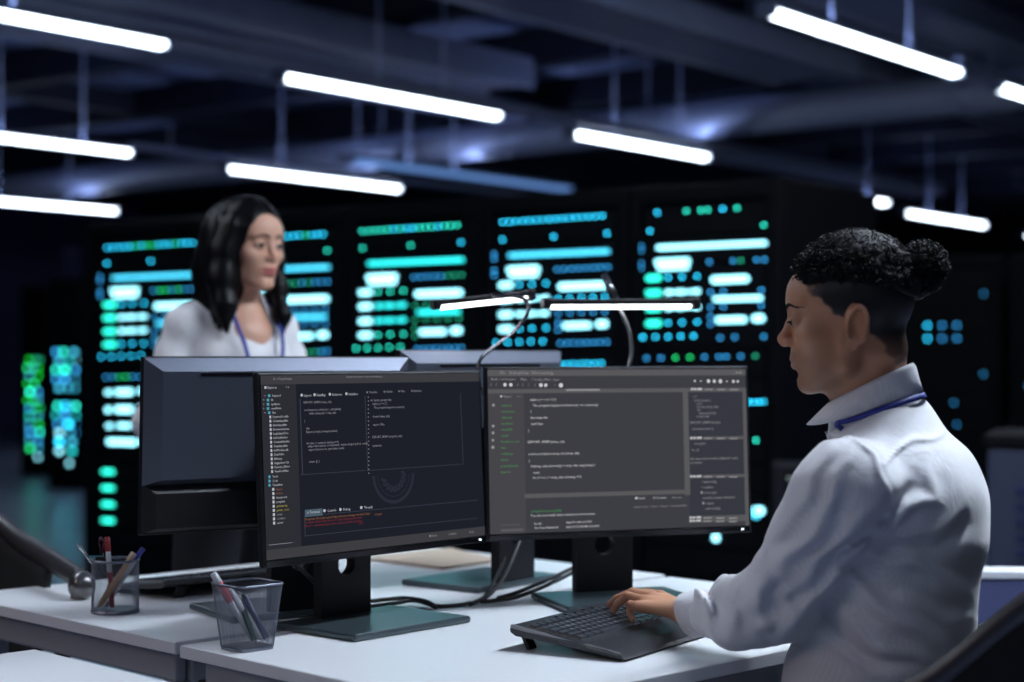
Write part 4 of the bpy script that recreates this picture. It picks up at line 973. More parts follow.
def head_tint(p, skin, lip, stub, female=False):
    x, y, z = p[:, 0], np.abs(p[:, 1]), p[:, 2]; sm = lambda a, b, v: np.clip((v-a)/(b-a), 0, 1)**2*(3-2*np.clip((v-a)/(b-a), 0, 1))
    t = np.tile(np.array(skin), (len(p), 1)); n = wav(11, 9, 90, 300)(p)*.5
    def mix(c, m): t[:] = t*(1-m[:, None])+np.array(c)*m[:, None]
    mix([skin[0]*1.12, skin[1]*.86, skin[2]*.82], .5*np.exp(-((x-.108)**2+y**2+(z+.012)**2)/.0003)+.4*np.exp(-((y-.078)**2+(x+.004)**2)/.0004))
    if stub is not None:
        b = sm(.0, .04, x)*sm(-.012, -.062, z)
        b = np.maximum(b, sm(.085, .092, x)*sm(-.028, -.032, z)*(y < .028)*.9); b = np.maximum(b, sm(-.01, .008, x)*sm(.012, -.012, z)*sm(.04, .055, y)*sm(.030, .016, x)*.8)
        mix(stub, np.clip(b*(.42+.16*n), 0, .7))
    l = np.exp(-(((z+.0480)/.0105)**4+((y)/.0235)**4))*(x > .084); mix(lip, np.clip(l*(1.05 if female else .75), 0, 1))
    mix([c*.55 for c in skin], .45*np.exp(-(((z-.018)/.011)**2+((y-.032)/.02)**2))*(x > .07))
    return t
def Rxyz(fwd, tilt=0, roll=0):  # columns: forward, left, up
    f = Vector(fwd).normalized(); l = Vector((0, 0, 1)).cross(f).normalized(); u = f.cross(l)
    R = Matrix((f, l, u)).transposed(); R = Matrix.Rotation(tilt, 3, l) @ R; return Matrix.Rotation(roll, 3, f) @ R
def to_world(vs, O, R, s=1): return (vs*s)@np.array(R.transposed())+np.array(O)
def eyes(t, O, R, s, org, gaze=(1, 0, -.1)):
    for sy in (-1, 1):
        c = Vector((.0862, sy*.0312, .0172)); g = Vector(gaze).normalized()
        b = bmesh.new(); bmesh.ops.create_uvsphere(b, u_segments=24, v_segments=16, radius=.0124)
        for v in b.verts: v.co = (R @ ((v.co+c)*s))+O-org
        mb = MB(); mb.add(b); e = mb.build('eyeball', M['eye'], t, smooth=True)
        b = bmesh.new(); bmesh.ops.create_uvsphere(b, u_segments=20, v_segments=12, radius=.0080)
        for v in b.verts: v.co = (R @ ((v.co+c+g*.0058)*s))+O-org
        mb = MB(); mb.add(b); mb.build('iris', M['iris'], e, smooth=True)
def sdf_part(name, fn, lo, hi, h, m, parent, org, tint=None):
    vs, fs = surfnet(fn, lo, hi, h); return mesh_np(name, vs, fs, m, parent, org, tint(vs) if tint else None)
def A3(v): return np.array(v, float)

# ===== seated man =====
MF = Vector((-.90, .44, 0)).normalized(); MR = Vector((MF.y, -MF.x, 0))
MHIP = Vector((.60, 2.66, 0))
def W(f, r, z): return MHIP+MF*f+MR*r+Vector((0, 0, z))
man = empty('person', (MHIP.x, MHIP.y, 0), 0, 'seated man in a white striped shirt typing, dark hair tied in a bun', 'person')
HO = P(855, 330, 2.665); HR = Rxyz((-.98, .195, 0), math.radians(2))
# joints
LS, RS = Vector((.494, 2.507, 1.030)), Vector((.652, 2.83, 1.035))
LE, LWr = Vector((.414, 2.612, .85)), Vector((.292, 2.822, .797))
RE, RWr = Vector((.66, 3.00, .82)), Vector((.56, 3.13, .785))
NB = Vector((.562, 2.690, 1.138)); NT = HO+HR @ Vector((-.028, 0, -.03))
inv = np.array(HR)              # world -> head local: (p-O)@R
def body_fn(p):
    hl = (p-A3(HO))@inv; d = head_sdf(hl)
    neck = chain(p, [NT, NT.lerp(NB, .5)+Vector((.000, 0, 0)), NB], [.052, .050, .056], .02)
    thr = cap(hl, (.018, 0, -.055), (-.01, 0, -.13), .040, .040); d = smin(smin(neck, thr, .02), d, .018)
    return d
def man_tint(vs):
    hl = (vs-A3(HO))@inv; t = head_tint(hl, (.47, .225, .125), (.30, .12, .09), (.075, .05, .04))
    x, y, z = hl[:, 0], np.abs(hl[:, 1]), hl[:, 2]; n = wav(21, 9, 120, 400)(hl)*.0025
    # cropped dark hair on sides and back (a real difference of surface, ending along the hairline)
    xf = np.interp(z, [-.06, -.04, -.012, .004, .018, .025, .062, .097, .12], [-.056, -.044, -.028, .008, .020, .032, .072, .090, .094])+n*1.5
    s = np.clip((xf-x)/.009, 0, 1)*np.clip((z+.088-n)/.03, 0, 1)
    ear = (y > .066)*(((x+.003)/.021)**2+((z-.006)/.034)**2 < 1); s = s*(1-ear)
    fade = np.clip(.62+(z+.04)/.09, .45, 1); s = np.where(y < .2, s*fade, 0)
    return t*(1-s[:, None])+np.array([.010, .008, .008])*s[:, None]
lo = A3(HO)-[.16, .16, .20]; hi = A3(HO)+[.14, .14, .16]
# hands as part of the body surface
def hand_fn(p, Wr, mcp, fingers, thumb, El):
    d = chain(p, [El, Wr], [.029, .024], .01)
    palm = None
    for m_ in mcp:
        e = cap(p, Wr+(m_-Wr)*.12, m_, .0135, .0098); palm = e if palm is None else smin(palm, e, .010)
    d = smin(d, palm, .012)
    for ch, r in fingers: d = smin(d, chain(p, ch, r, .002), .0035)
    d = smin(d, chain(p, thumb, [.0125, .0105, .0095, .0075], .004), .007); return d
mcpL = [Vector((.254, 2.905, .812)), Vector((.238, 2.889, .8125)), Vector((.223, 2.874, .808)), Vector((.211, 2.856, .801))]
fin = [([mcpL[0], Vector((.232, 2.948, .811)), Vector((.213, 2.975, .796)), Vector((.204, 2.986, .784))], [.0092, .0078, .0070, .0062]),
       ([mcpL[1], Vector((.208, 2.930, .8145)), Vector((.183, 2.956, .800)), Vector((.171, 2.968, .7875))], [.0094, .0080, .0071, .0062]),
       ([mcpL[2], Vector((.198, 2.905, .812)), Vector((.181, 2.918, .796)), Vector((.175, 2.922, .7845))], [.0090, .0077, .0069, .0060]),
       ([mcpL[3], Vector((.200, 2.866, .803)), Vector((.199, 2.872, .788)), Vector((.203, 2.870, .778))], [.0082, .0068, .0061, .0054])]
thL = [LWr.lerp(mcpL[0], .25)+Vector((.008, .008, -.004)), Vector((.283, 2.892, .793)), Vector((.266, 2.928, .787)), Vector((.248, 2.950, .781))]
dR = (Vector((.36, 3.09, .80))-RWr); 
def rshift(v): # mirror the left hand onto the right wrist
    q = v-LWr; f = Vector((-.63, .77, 0)); r = Vector((.77, .63, 0)); a, b = q.dot(f), q.dot(r); f2 = Vector((-.93, .36, 0)); r2 = Vector((.36, .93, 0)); return RWr+f2*a-r2*b+Vector((0, 0, q.z+.002))
mcpR = [rshift(v) for v in mcpL]; finR = [([rshift(v) for v in c], r) for c, r in fin]; thR = [rshift(v) for v in thL]
vsA, fsA = surfnet(body_fn, lo, hi, .0021)
vsB, fsB = surfnet(lambda p: hand_fn(p, LWr, mcpL, fin, thL, LWr.lerp(LE, .35)), (.12, 2.73, .75), (.36, 3.02, .86), .0016)
vsC, fsC = surfnet(lambda p: hand_fn(p, RWr, mcpR, finR, thR, RWr.lerp(RE, .35)), (.26, 2.95, .745), (.54, 3.20, .86), .0022)
def core_fn(p):
    d = smin(ell(p, tuple(W(0, 0, .88)), (.09, .09, .22)), ell(p, tuple(W(-.01, 0, .60)), (.11, .11, .13)), .06); d = smin(d, chain(p, [LS+Vector((.03, .03, -.01)), NB+Vector((0, 0, -.05)), RS+Vector((-.02, -.03, -.01))], [.045, .05, .045], .03), .05); d = smin(d, chain(p, [NB+Vector((0, 0, -.05)), NB, NT.lerp(NB, .5)], [.05, .045, .045], .02), .02)
    for S, E_, Wr in ((LS, LE, LWr), (RS, RE, RWr)): d = smin(d, chain(p, [S, E_, E_.lerp(Wr, .5), Wr], [.038, .032, .027, .020], .01), .03)
    for s_ in (-1, 1): d = smin(d, chain(p, [W(-.02, .10*s_, .545), W(.41, .12*s_, .52), W(.39, .12*s_, .10)], [.075, .05, .036], .02), .03)
    return d
vsD, fsD = surfnet(core_fn, (.02, 2.36, .04), (.92, 3.25, 1.24), .011)
vs = np.concatenate([vsA, vsB, vsC, vsD]); fs = np.concatenate([fsA, fsB+len(vsA), fsC+len(vsA)+len(vsB), fsD+len(vsA)+len(vsB)+len(vsC)])
tn = np.concatenate([man_tint(vsA), np.tile([.54, .28, .17], (len(vsB)+len(vsC)+len(vsD), 1))])
kn = len(vsA)
for ch, r in fin+finR:          # a little redder at knuckles and tips
    for j, w_ in ((0, .35), (1, .4), (3, .5)):
        m_ = w_*np.exp(-np.sum((vs[kn:]-A3(ch[j]))**2, 1)/.00012); tn[kn:] = tn[kn:]*(1-m_[:, None])+np.array([.46, .20, .14])*m_[:, None]
mesh_np('skin', vs, fs, M['skin'], man, A3(man.location), tn)
for ch, r in fin[:4]:
    tip = ch[3]; d = (ch[3]-ch[2]).normalized(); up = Vector((0, 0, 1)); up = (up-d*up.dot(d)).normalized()
    sd = d.cross(up); Rn = Matrix((d, sd, up)).transposed()
    b = bmesh.new(); bmesh.ops.create_uvsphere(b, u_segments=12, v_segments=8, radius=1)
    for v in b.verts: v.co = Rn @ Vector((v.co.x*.0055, v.co.y*.0045, v.co.z*.0016))+tip-d*.0005+up*r[3]*.86-man.location
    mb = MB(); mb.add(b); mb.build('fingernail', M['nail'], man, smooth=True)
eyes(man, HO, HR, 1, man.location, (1, 0, -.45))
# eyebrows, lashes
def surf_x(y, z, female):       # front of the face at height z, side y
    xs = np.linspace(.14, .03, 441); v = head_sdf(np.stack([xs, np.full(441, y), np.full(441, z)], 1), female); k = np.argmax(v < 0); return xs[k]
def brow(t, O, R, s, org, m, th=1.0, arch=.004, female=False, zb=.0385):
    for sy in (-1, 1):
        mb = MB(); rr = random.Random(5)
        for k in range(170):
            u_ = rr.random()**.9; y = .010+.040*u_; z = zb+arch*math.sin(PI*min(1, u_*1.2))+rr.uniform(-.0034, .0034)*th*(1.15-u_); y2 = y+.005; z2 = z+.0014-.003*u_
            mb.tube([R @ (Vector((surf_x(y, z, female)+.0002, sy*y, z))*s)+O-org, R @ (Vector((surf_x(y2, z2, female)+.0008, sy*y2, z2))*s)+O-org], .00042*s, 4)
        mb.build('eyebrow', m, t)
        mb = MB(); ez = .0170 if not female else .0205
        for k in range(16):
            y = .0205+.0014*k; z = ez-.10*abs(y-.031); x = surf_x(y, z+.001, female)
            mb.tube([R @ (Vector((x-.0005, sy*y, z))*s)+O-org, R @ (Vector((x+.0045, sy*(y+.0012), z-.0015 if not female else z+.0012))*s)+O-org], .0006*s, 4)
        mb.build('eyelashes', m, t)
brow(man, HO, HR, 1, man.location, M['hair_m'])
# hair: thin crop + thick top + bun + curls
bun = Vector((-.106, 0, .092))
cn = wav(31, 14, 120, 260); cn2 = wav(32, 8, 40, 90)
def hair_fn(p):
    hl = (p-A3(HO))@inv; x, y, z = hl[:, 0], np.abs(hl[:, 1]), hl[:, 2]
    d0 = ell(hl, (-.002, 0, .060), (.103, .080, .094)); lump = .0028*cn(hl)+.0015*cn2(hl)
    top = d0-lump
    line = np.interp(x, [-.11, -.08, -.05, 0, .034, .07, .085, .10], [.042, .050, .064, .071, .074, .070, .084, .094])
    top = smax(top, line-z, .008); top = smax(top, x-.089+.0*z-.35*(z-.11)*0, .012)
    b = smin(ell(hl, tuple(bun), (.033, .034, .036)), ell(hl, (-.088, 0, .075), (.026, .024, .028)), .012)-.004*cn(hl)-.003*cn2(hl)
    return smin(top, b, .008)
hl_box = [A3(HO)-[.14, .14, .05], A3(HO)+[.18, .14, .20]]
hair = sdf_part('hair', hair_fn, hl_box[0], hl_box[1], .0026, M['hair_m'], man, A3(man.location))
mb = MB(); rr = random.Random(9)
def curl(c, nrm, L, rad, turns, th):
    t1 = nrm.cross(Vector((rr.uniform(-1, 1), rr.uniform(-1, 1), rr.uniform(-1, 1)))).normalized(); t2 = nrm.cross(t1); pts = []
    n = int(7*turns)+3; ph = rr.uniform(0, 6.28)
    for k in range(n):
        u_ = k/(n-1); a = ph+2*PI*turns*u_; pts.append(c+t1*L*(u_-.5)+(t2*math.cos(a)+nrm*math.sin(a))*rad)
    mb.tube([HR @ q+HO-man.location for q in pts], th, 4, cap=False)
for k in range(1500):
    a = rr.uniform(0, 2*PI); z = rr.uniform(.02, 1); s_ = math.sqrt(max(0, 1-z*z)); n = Vector((s_*math.cos(a), s_*math.sin(a), z)); c = Vector((-.002+n.x*.104, n.y*.081, .060+n.z*.094))
    if c.z < np.interp(c.x, [-.11, -.05, .034, .07, .10], [.045, .067, .077, .076, .094]) or c.x > .088: continue
    c = c+n*rr.choice((0, 0, .001, .003)); curl(c, n.normalized(), rr.uniform(.012, .024), rr.uniform(.0018, .0036), rr.uniform(1, 2.2), .0008)
for k in range(900):
    n = Vector((rr.gauss(0, 1), rr.gauss(0, 1), rr.gauss(0, 1))).normalized(); e_ = rr.choice((1, 1, 1.0, 1.06, 1.14)) if n.z > -.2 else 1; c = bun+Vector((n.x*.034, n.y*.035, n.z*.037))*e_
    curl(c, n, rr.uniform(.010, .020), rr.uniform(.003, .006), rr.uniform(1, 2), .00065)
for k in range(1500):            # loose strands drawn back towards the bun
    a = rr.uniform(-1.1, 1.1); x0 = rr.uniform(-.02, .085); pts = []
    for j in range(7):
        x = x0+(-.085-x0)*j/6; w_ = math.sqrt(max(0, 1-((x+.002)/.104)**2)); w2 = 1.0+.026*math.sin(j*1.9+k*.7); pts.append(Vector((x, math.sin(a*(1-.08*j))*.081*w_*w2, .060+math.cos(a*(1-.08*j))*.095*w_*w2)))
    if min(p.z for p in pts[:5]) < .068: continue
    mb.tube([HR @ q+HO-man.location for q in spline(pts, 3)], .0008, 4, cap=False)
mb.build('curls', M['curl_m'], hair)
# shirt
fo = wav(41, 8, 18, 42); fo2 = wav(42, 8, 55, 95)
def seg_t(p, a, b): a, b = A3(a), A3(b); ab = b-a; return np.clip(((p-a)@ab)/(ab@ab), 0, 1)
FOLDS = [  # folds of the cloth: polylines on the side towards the view, height and width in metres
 ([(843, 436), (866, 452), (880, 478), (887, 512)], .0046, .0040, 0), ([(878, 460), (918, 443), (968, 433)], .0036, .0038, 0),
 ([(884, 528), (905, 508), (932, 498), (938, 474)], .0075, .011, 1), ([(880, 540), (930, 532), (968, 508)], .0055, .012, -1), ([(862, 549), (918, 566), (968, 600)], .0075, .012, 1),
 ([(852, 582), (899, 622), (950, 646)], .0085, .012, 1), ([(838, 612), (876, 648), (935, 664)], .0075, .012, -1), ([(905, 549), (950, 575), (988, 612)], .0060, .011, -1), ([(830, 640), (860, 668), (920, 678)], .006, .012, 1), ([(900, 600), (950, 622), (986, 628)], .005, .012, 1),
 ([(822, 446), (800, 497), (766, 556)], .0032, .0085, 1), ([(838, 462), (818, 508), (790, 560)], .0040, .010, 1), ([(868, 500), (835, 540), (800, 590)], .0075, .012, 1), ([(872, 528), (838, 572), (800, 622), (768, 640)], .0080, .012, -1), ([(820, 520), (790, 560), (765, 610)], .005, .010, 1),
 ([(722, 586), (716, 612), (726, 640)], .0060, .009, 1), ([(745, 580), (738, 610), (750, 646)], .0065, .010, -1), ([(701, 596), (696, 618), (704, 640)], .0050, .008, 1), ([(772, 572), (760, 600), (772, 640)], .0065, .011, 1), ([(790, 600), (800, 628), (790, 650)], .005, .010, -1)]
def fold_fn(p):
    X_, Z_ = p[:, 0], p[:, 2]; h = np.zeros(len(p)); wx = X_+.004*np.sin(Z_*55+1)+.003*np.sin(Z_*97); wz = Z_+.004*np.sin(X_*61)
    for pl, amp, wd_, sd in FOLDS:
        q = [((a-512)*2.5/F, H-(b-HZ)*2.5/F) for a, b in pl]; best = np.full(len(p), 9.); sg = np.zeros(len(p)); al = np.zeros(len(p)); n = len(q)-1
        for i in range(n):
            ax, az = q[i]; dx, dz = q[i+1][0]-ax, q[i+1][1]-az; L = dx*dx+dz*dz; t = np.clip(((wx-ax)*dx+(wz-az)*dz)/L, 0, 1); ex, ez = wx-ax-t*dx, wz-az-t*dz; dd = np.hypot(ex, ez)
            m = dd < best; best = np.where(m, dd, best); sg = np.where(m, np.sign(dx*ez-dz*ex), sg); al = np.where(m, (i+t)/n, al)
        tap = np.sin(np.clip(al*.9+.08, 0, 1)*PI)**.6; s_ = best*sg
        h += 1.35*amp*tap*(np.exp(-(s_/wd_)**2)-(.75*np.exp(-((s_-sd*1.7*wd_)/(wd_*1.1))**2) if sd else 0))
    return h
def shirt_fn(p):
    F_, R_2 = A3(MF), A3(MR); q = p-A3((MHIP.x, MHIP.y, 0)); f = q@F_; r = q@R_2; z = q[:, 2]; L = np.stack([f, r, z], 1)
    t = ell(L, (.0, 0, .86), (.125, .170, .24)); t = smin(t, ell(L, (.030, .0, .67), (.150, .165, .18)), .06)
    t = smin(t, ell(L, (-.035, .0, .985), (.105, .165, .125)), .05)
    sh = smin(cap(p, NB+Vector((.035, 0, -.045)), LS+Vector((0.02, 0.03, -.012)), .062, .064), cap(p, NB+Vector((.035, 0, -.045)), RS, .062, .060), .03); t = smin(t, sh, .045); t = smin(t, ell(p, (.585, 2.688, 1.092), (.084, .108, .086)), .03)
    t = smin(t, cap(p, W(-.005, 0, .60), W(-.005, 0, .52), .165, .17), .04)
    def sleeve(S, E_, Wr, out):
        mid = E_.lerp(S, .5); a = cap(p, S, E_, .074, .063); cuf = E_.lerp(Wr, .90)
        b = cap(p, E_+out*.0, E_.lerp(Wr, .45)+Vector((0, 0, -.012)), .058, .054); c = cap(p, E_.lerp(Wr, .45)+Vector((0, 0, -.012)), cuf, .052, .035)
        s = smin(smin(a, b, .035), c, .02); s = smin(s, ell(p, tuple(E_.lerp(Wr, .28)+Vector((0, 0, -.022))), (.060, .060, .040)), .03)
        tt = seg_t(p, E_, Wr); ph = (p-A3(E_))@A3((Wr-E_).normalized())
        near = np.exp(-((tt-.55)/.38)**2)
        s = s-.0022*near*(np.sin(ph*120+4*fo(p)*.6+(p[:, 2]-.8)*60))-.0012*fo2(p)
        td = seg_t(p, S, E_); pu = (p-A3(S))@A3((E_-S).normalized())
        s = s-.0015*np.exp(-((td-.75)/.35)**2)*np.sin(pu*75+2.2*fo(p)+(p@F_)*35)
        return s
    d = smin(t, sleeve(LS, LE, LWr, Vector((0, 0, 0))), .022); d = smin(d, sleeve(RS, RE, RWr, Vector((0, 0, 0))), .022)
    # drapery: folds fanning out from the armpit and across the lower back
    ar = L-np.array([.0, -.16, .93]); dist = np.linalg.norm(ar, axis=1); an = np.arctan2(ar[:, 2], np.hypot(ar[:, 0], ar[:, 1])+.0)
    fan = np.sin(an*13+fo(p)*.9+1.0); d = d-.0015*fan*np.exp(-((dist-.15)/.09)**2)*np.clip((.08-f)/.03, 0, 1)
    low = np.sin(z*62+r*16+fo(p)*1.3); d = d-.0012*low*np.exp(-((z-.74)/.11)**2)
    d = d-.0028*fo(p)-.0010*fo2(p)
    # seam ridge of the back yoke and armhole
    d = d-fold_fn(p)*np.clip((2.85-p[:, 1]-.15*0)/.08, 0, 1)
    # neck opening
    d = smax(d, -chain(p, [NB+Vector((-.01, 0, -.03)), NT], [.060, .064], .01), .006)
    d = smax(d, p[:, 2]-1.185, .01)
    cw = A3((LWr-LE).normalized()); d = np.where((p-A3(LE))@cw > 0, smax(d, (p-A3(LE.lerp(LWr, .965)))@cw, .004), d)
    return d
def hollow_hands(p):            # open the cuffs
    d = shirt_fn(p)
    for E_, Wr in ((LE, LWr), (RE, RWr)): d = smax(d, -cap(p, E_.lerp(Wr, .90), Wr+(Wr-E_)*.1, .027, .029), .004)
    return d
shirt = sdf_part('shirt', hollow_hands, (.20, 2.36, .52), (.90, 3.20, 1.22), .0042, M['shirt_m'], man, A3(man.location))
# cuffs
for E_, Wr, nm in ((LE, LWr, 'cuff'), (RE, RWr, 'cuff')):
    ax = (Wr-E_).normalized(); c = E_.lerp(Wr, .955); u_ = ax.cross(Vector((0, 0, 1))).normalized(); v_ = u_.cross(ax)
    vs = []; fs = []; n = 36
    for (o_, r_) in ((-.085, .030), (-.03, .0395), (.004, .0375), (.0055, .036), (.004, .0345), (-.03, .036)):
        for k in range(n):
            a = 2*PI*k/n; rr_ = r_*(1+.04*math.sin(3*a+o_*60)); vs.append(c+ax*(o_+.006*math.sin(a+1))+(u_*math.cos(a)*.95+v_*math.sin(a)*1.0)*rr_-man.location+Vector((0, 0, -.004)))
    for i in range(5):
        for k in range(n): fs.append([i*n+k, i*n+(k+1) % n, (i+1)*n+(k+1) % n, (i+1)*n+k])
    cu = MB().raw(vs, fs).build(nm, M['shirt_m'], man, smooth=True)
    MB().tube([c-man.location+(-u_*.6-v_*.8).normalized()*.0385-ax*.02, c-man.location+(-u_*.6-v_*.8).normalized()*.041-ax*.02], .005, 12).build('button', M['white_pl'], cu)
# collar: a stand and a folded leaf around the neck
def collar(t, org, NBc, ntc, m, R0, up=.045, drop=.040, fwd=Vector((-1, 0, 0)), tiltv=.0, spread=.03, gap=.55, flare=.018):
    # ring tilted forward: higher at the nape
    f = fwd.normalized(); r = Vector((f.y, -f.x, 0)); ax = (ntc-NBc).normalized(); n = 56; vs = []; fs = []
    rows_ = [(0.0, -.012, 0), (.001, up*.55, 0), (.003, up, 0), (.006, up+.003, 0), (.010, up-.002, 0), (.014+flare*.35, up-drop*.5, .5), (.018+flare, up-drop, 1)]
    for (o_, h_, lf) in rows_:
        for k in range(n):
            a = gap*.5+(2*PI-gap)*k/(n-1); c_, s_ = math.cos(a), math.sin(a)
            front = max(0, c_); back = max(0, -c_)
            hh = h_-tiltv*(1+c_)/2+((.010 if R0 == .0550 else -.012)*front**3*lf); rad = R0*(1+.06*front)+o_+.010*front*lf
            tipv = lf*spread*max(0, 1-abs(a if a < PI else 2*PI-a)/.9)
            vs.append(NBc+f*(c_*rad*1.05+tipv*.4)+r*(-s_*rad*.95)+Vector((0, 0, hh-tipv))+Vector((ax.x, ax.y, 0))*h_*.9-org)
    for i in range(len(rows_)-1):
        for k in range(n-1): fs.append([i*n+k, i*n+k+1, (i+1)*n+k+1, (i+1)*n+k])
    o = MB().raw(vs, fs).build('collar', m, t, smooth=True); s = o.modifiers.new('s', 'SOLIDIFY'); s.thickness = .0025; s.offset = 0
    def low(a, do, dh):
        c_, s_ = math.cos(a), math.sin(a); front = max(0, c_); rad = R0*(1+.06*front)+.018+flare+.010*front+do
        return NBc+f*(c_*rad*1.05)+r*(-s_*rad*.95)+Vector((0, 0, up-drop-tiltv*(1+c_)/2+.010*front**3+dh))+Vector((ax.x, ax.y, 0))*(up-drop)*.9
    return low
mlow = collar(man, man.location, Vector((.5605, 2.684, 1.147)), NT, M['shirt_m'], .0550, up=.060, drop=.040, fwd=Vector((-.94, .33, 0)), tiltv=.064, spread=.0, gap=.5, flare=.006)
def ribbon(t, pts, wdt, m, nrm_fn, name='lanyard'):
    sp = spline(pts, 8); vs = []; n = len(sp); fs = []
    for i, p in enumerate(sp):
        tg = (sp[min(i+1, n-1)]-sp[max(i-1, 0)]).normalized(); nn = nrm_fn(p).normalized(); sd = tg.cross(nn).normalized()
        for (a, b) in ((-1, 0), (1, 0), (1, .0012), (-1, .0012)): vs.append(p+sd*wdt*a/2+nn*b)
    for i in range(n-1):
        for k in range(4): fs.append([i*4+k, i*4+(k+1) % 4, (i+1)*4+(k+1) % 4, (i+1)*4+k])
    return MB().raw(vs, fs).build(name, m, t, smooth=True)
lyp = [mlow(a, .004, -.006)-man.location for a in np.linspace(1.15, 2*PI-1.15, 24)]
lyp = [lyp[0]+Vector((.04, .01, -.05)), lyp[0]+Vector((.012, .0, -.012))]+lyp+[lyp[-1]+Vector((.012, .0, -.012)), lyp[-1]+Vector((.04, -.01, -.05))]
ribbon(man, lyp, .0085, M['lanyard'], lambda p: Vector((p.x+man.location.x-.556, p.y+man.location.y-2.684, .05)))
# trousers and shoes
def trous(p):
    d = None
    for s_ in (-1, 1):
        hip = W(-.02, .10*s_, .535); knee = W(.42, .12*s_, .515); ank = W(.40, .12*s_, .09); e = chain(p, [hip, knee, ank], [.098, .068, .052], .02); d = e if d is None else smin(d, e, .03)
    d = smin(d, cap(p, W(-.03, -.06, .57), W(-.03, .06, .57), .125, .125), .04); return d-.003*fo(p)
sdf_part('trousers', trous, (.02, 2.40, .03), (.95, 3.10, .72), .012, M['trouser'], man, A3(man.location))
for s_ in (-1, 1):
    a = W(.40, .12*s_, .045); sdf_part('shoe', lambda p: smin(cap(p, a+Vector((0, 0, -.005)), a+MF*.15+Vector((0, 0, -.012)), .040, .032), cap(p, a-MF*.05, a, .036, .045), .03), A3(a)-[.27, .27, .06], A3(a)+[.27, .27, .08], .008, M['shoe'], man, A3(man.location))

# ===== standing woman =====
WF = Vector((.66, -.75, 0)).normalized(); WR = Vector((WF.y, -WF.x, 0))   # WR: her right, towards the left of the view
WH = P(246, 252, 4.3); WB = Vector((WH.x-.035, WH.y+.035, 0))
wom = empty('person', WB, 0, 'standing woman with long black hair, white shirt and blue lanyard', 'person')
WHR = Rxyz((.76, -.65, 0), math.radians(3), 0); winv = np.array(WHR); HSc = .97
def X(f, r, z): return WB+WF*f+WR*r+Vector((0, 0, z))
WN = X(-.01, 0, 1.385); WNT = WH+WHR @ Vector((-.022, 0, -.03))
def wbody(p):
    hl = (p-A3(WH))@winv/HSc; d = head_sdf(hl, True)*HSc; nk = chain(p, [WNT, WN, X(.0, 0, 1.33)], [.047, .050, .075], .02)
    ch = smin(ell(p, tuple(X(.03, 0, 1.265)), (.085, .085, .085)), nk, .03); return smin(smin(cap(hl, (.015, 0, -.055), (-.01, 0, -.12), .034, .042)*HSc, ch, .02), d, .016)
def wtint(vs): return head_tint((vs-A3(WH))@winv/HSc, (.62, .34, .235), (.45, .11, .10), None, True)
sdf_part('skin', wbody, A3(WH)-[.17, .17, .30], A3(WH)+[.17, .17, .16], .003, M['skin'], wom, A3(WB), wtint)
eyes(wom, WH, WHR, HSc, WB, (1, .0, -.05)); brow(wom, WH, WHR, HSc, WB, M['hair_w'], .75, .005, True)
hw = wav(61, 8, 25, 60)
def whair(p):
    hl = (p-A3(WH))@winv/HSc; x, y, z = hl[:, 0], hl[:, 1], hl[:, 2]
    cr = ell(hl, (-.004, 0, .056), (.103, .085, .094)); face = ell(hl, (.085, 0, .000), (.055, .062, .098)); cr = smax(cr, -face, .008)
    cr = smin(cr, ell(hl, (-.03, 0, -.03), (.062, .080, .10)), .03); cr = smax(cr, -ell(hl, (.075, 0, -.03), (.075, .060, .11)), .008)
    cr = cr*HSc
    q = lambda *a: WH+WHR @ (Vector(a)*HSc)
    near = chain(p, [q(.030, -.070, .06), q(.015, -.084, .0), q(.02, -.090, -.07), q(.045, -.100, -.14), q(.06, -.105, -.205)], [.026, .030, .034, .026, .006], .03)
    back = chain(p, [q(-.04, -.03, .04), q(-.055, -.035, -.05), q(-.045, -.05, -.13), q(-.01, -.085, -.19)], [.07, .070, .056, .02], .03)
    far = chain(p, [q(.03, .074, .05), q(.022, .080, -.02), q(.040, .080, -.09), q(.070, .070, -.16), q(.085, .062, -.21)], [.020, .020, .020, .018, .005], .03)
    d = smin(smin(smin(cr, near, .03), far, .03), back, .04)
    part = .006*np.exp(-(y/.004)**2)*(z > .1)
    return d-.0012*hw(np.stack([x*4, y*4, z*.05], 1))+part
wh = sdf_part('hair', whair, A3(WH)-[.20, .20, .26], A3(WH)+[.20, .20, .18], .004, M['hair_w'], wom, A3(WB))
mb = MB(); rr = random.Random(4)
for k in range(260):            # fine strands over the mass
    s_ = rr.choice((-1, -1, 1)); a = rr.uniform(.1, 1); q0 = Vector((.06-.10*a, s_*(.02+.03*a), .140)); q1 = Vector((.045-.09*a, s_*.088, .05)); q2 = Vector((.035-.07*a, s_*(.098), -.06)); q3 = Vector((.055-.06*a+rr.uniform(-.01, .01), s_*(.106 if s_ < 0 else .08), -.15-.06*rr.random()))
    mb.tube([WHR @ (q*HSc)+WH-WB for q in spline([q0, q1, q2, q3], 5)], .0007, 4, cap=False)
mb.build('loose_strands', M['hair_w'], wh)
wf = wav(71, 8, 14, 34); wf2 = wav(72, 8, 40, 70)
WLS, WRS = X(-.01, -.140, 1.300), X(-.01, .135, 1.298)
WLE, WRE = X(.0, -.205, 1.06), X(-.03, .215, 1.06); WLW, WRW = X(.20, -.07, 1.02), X(.21, .06, .99)
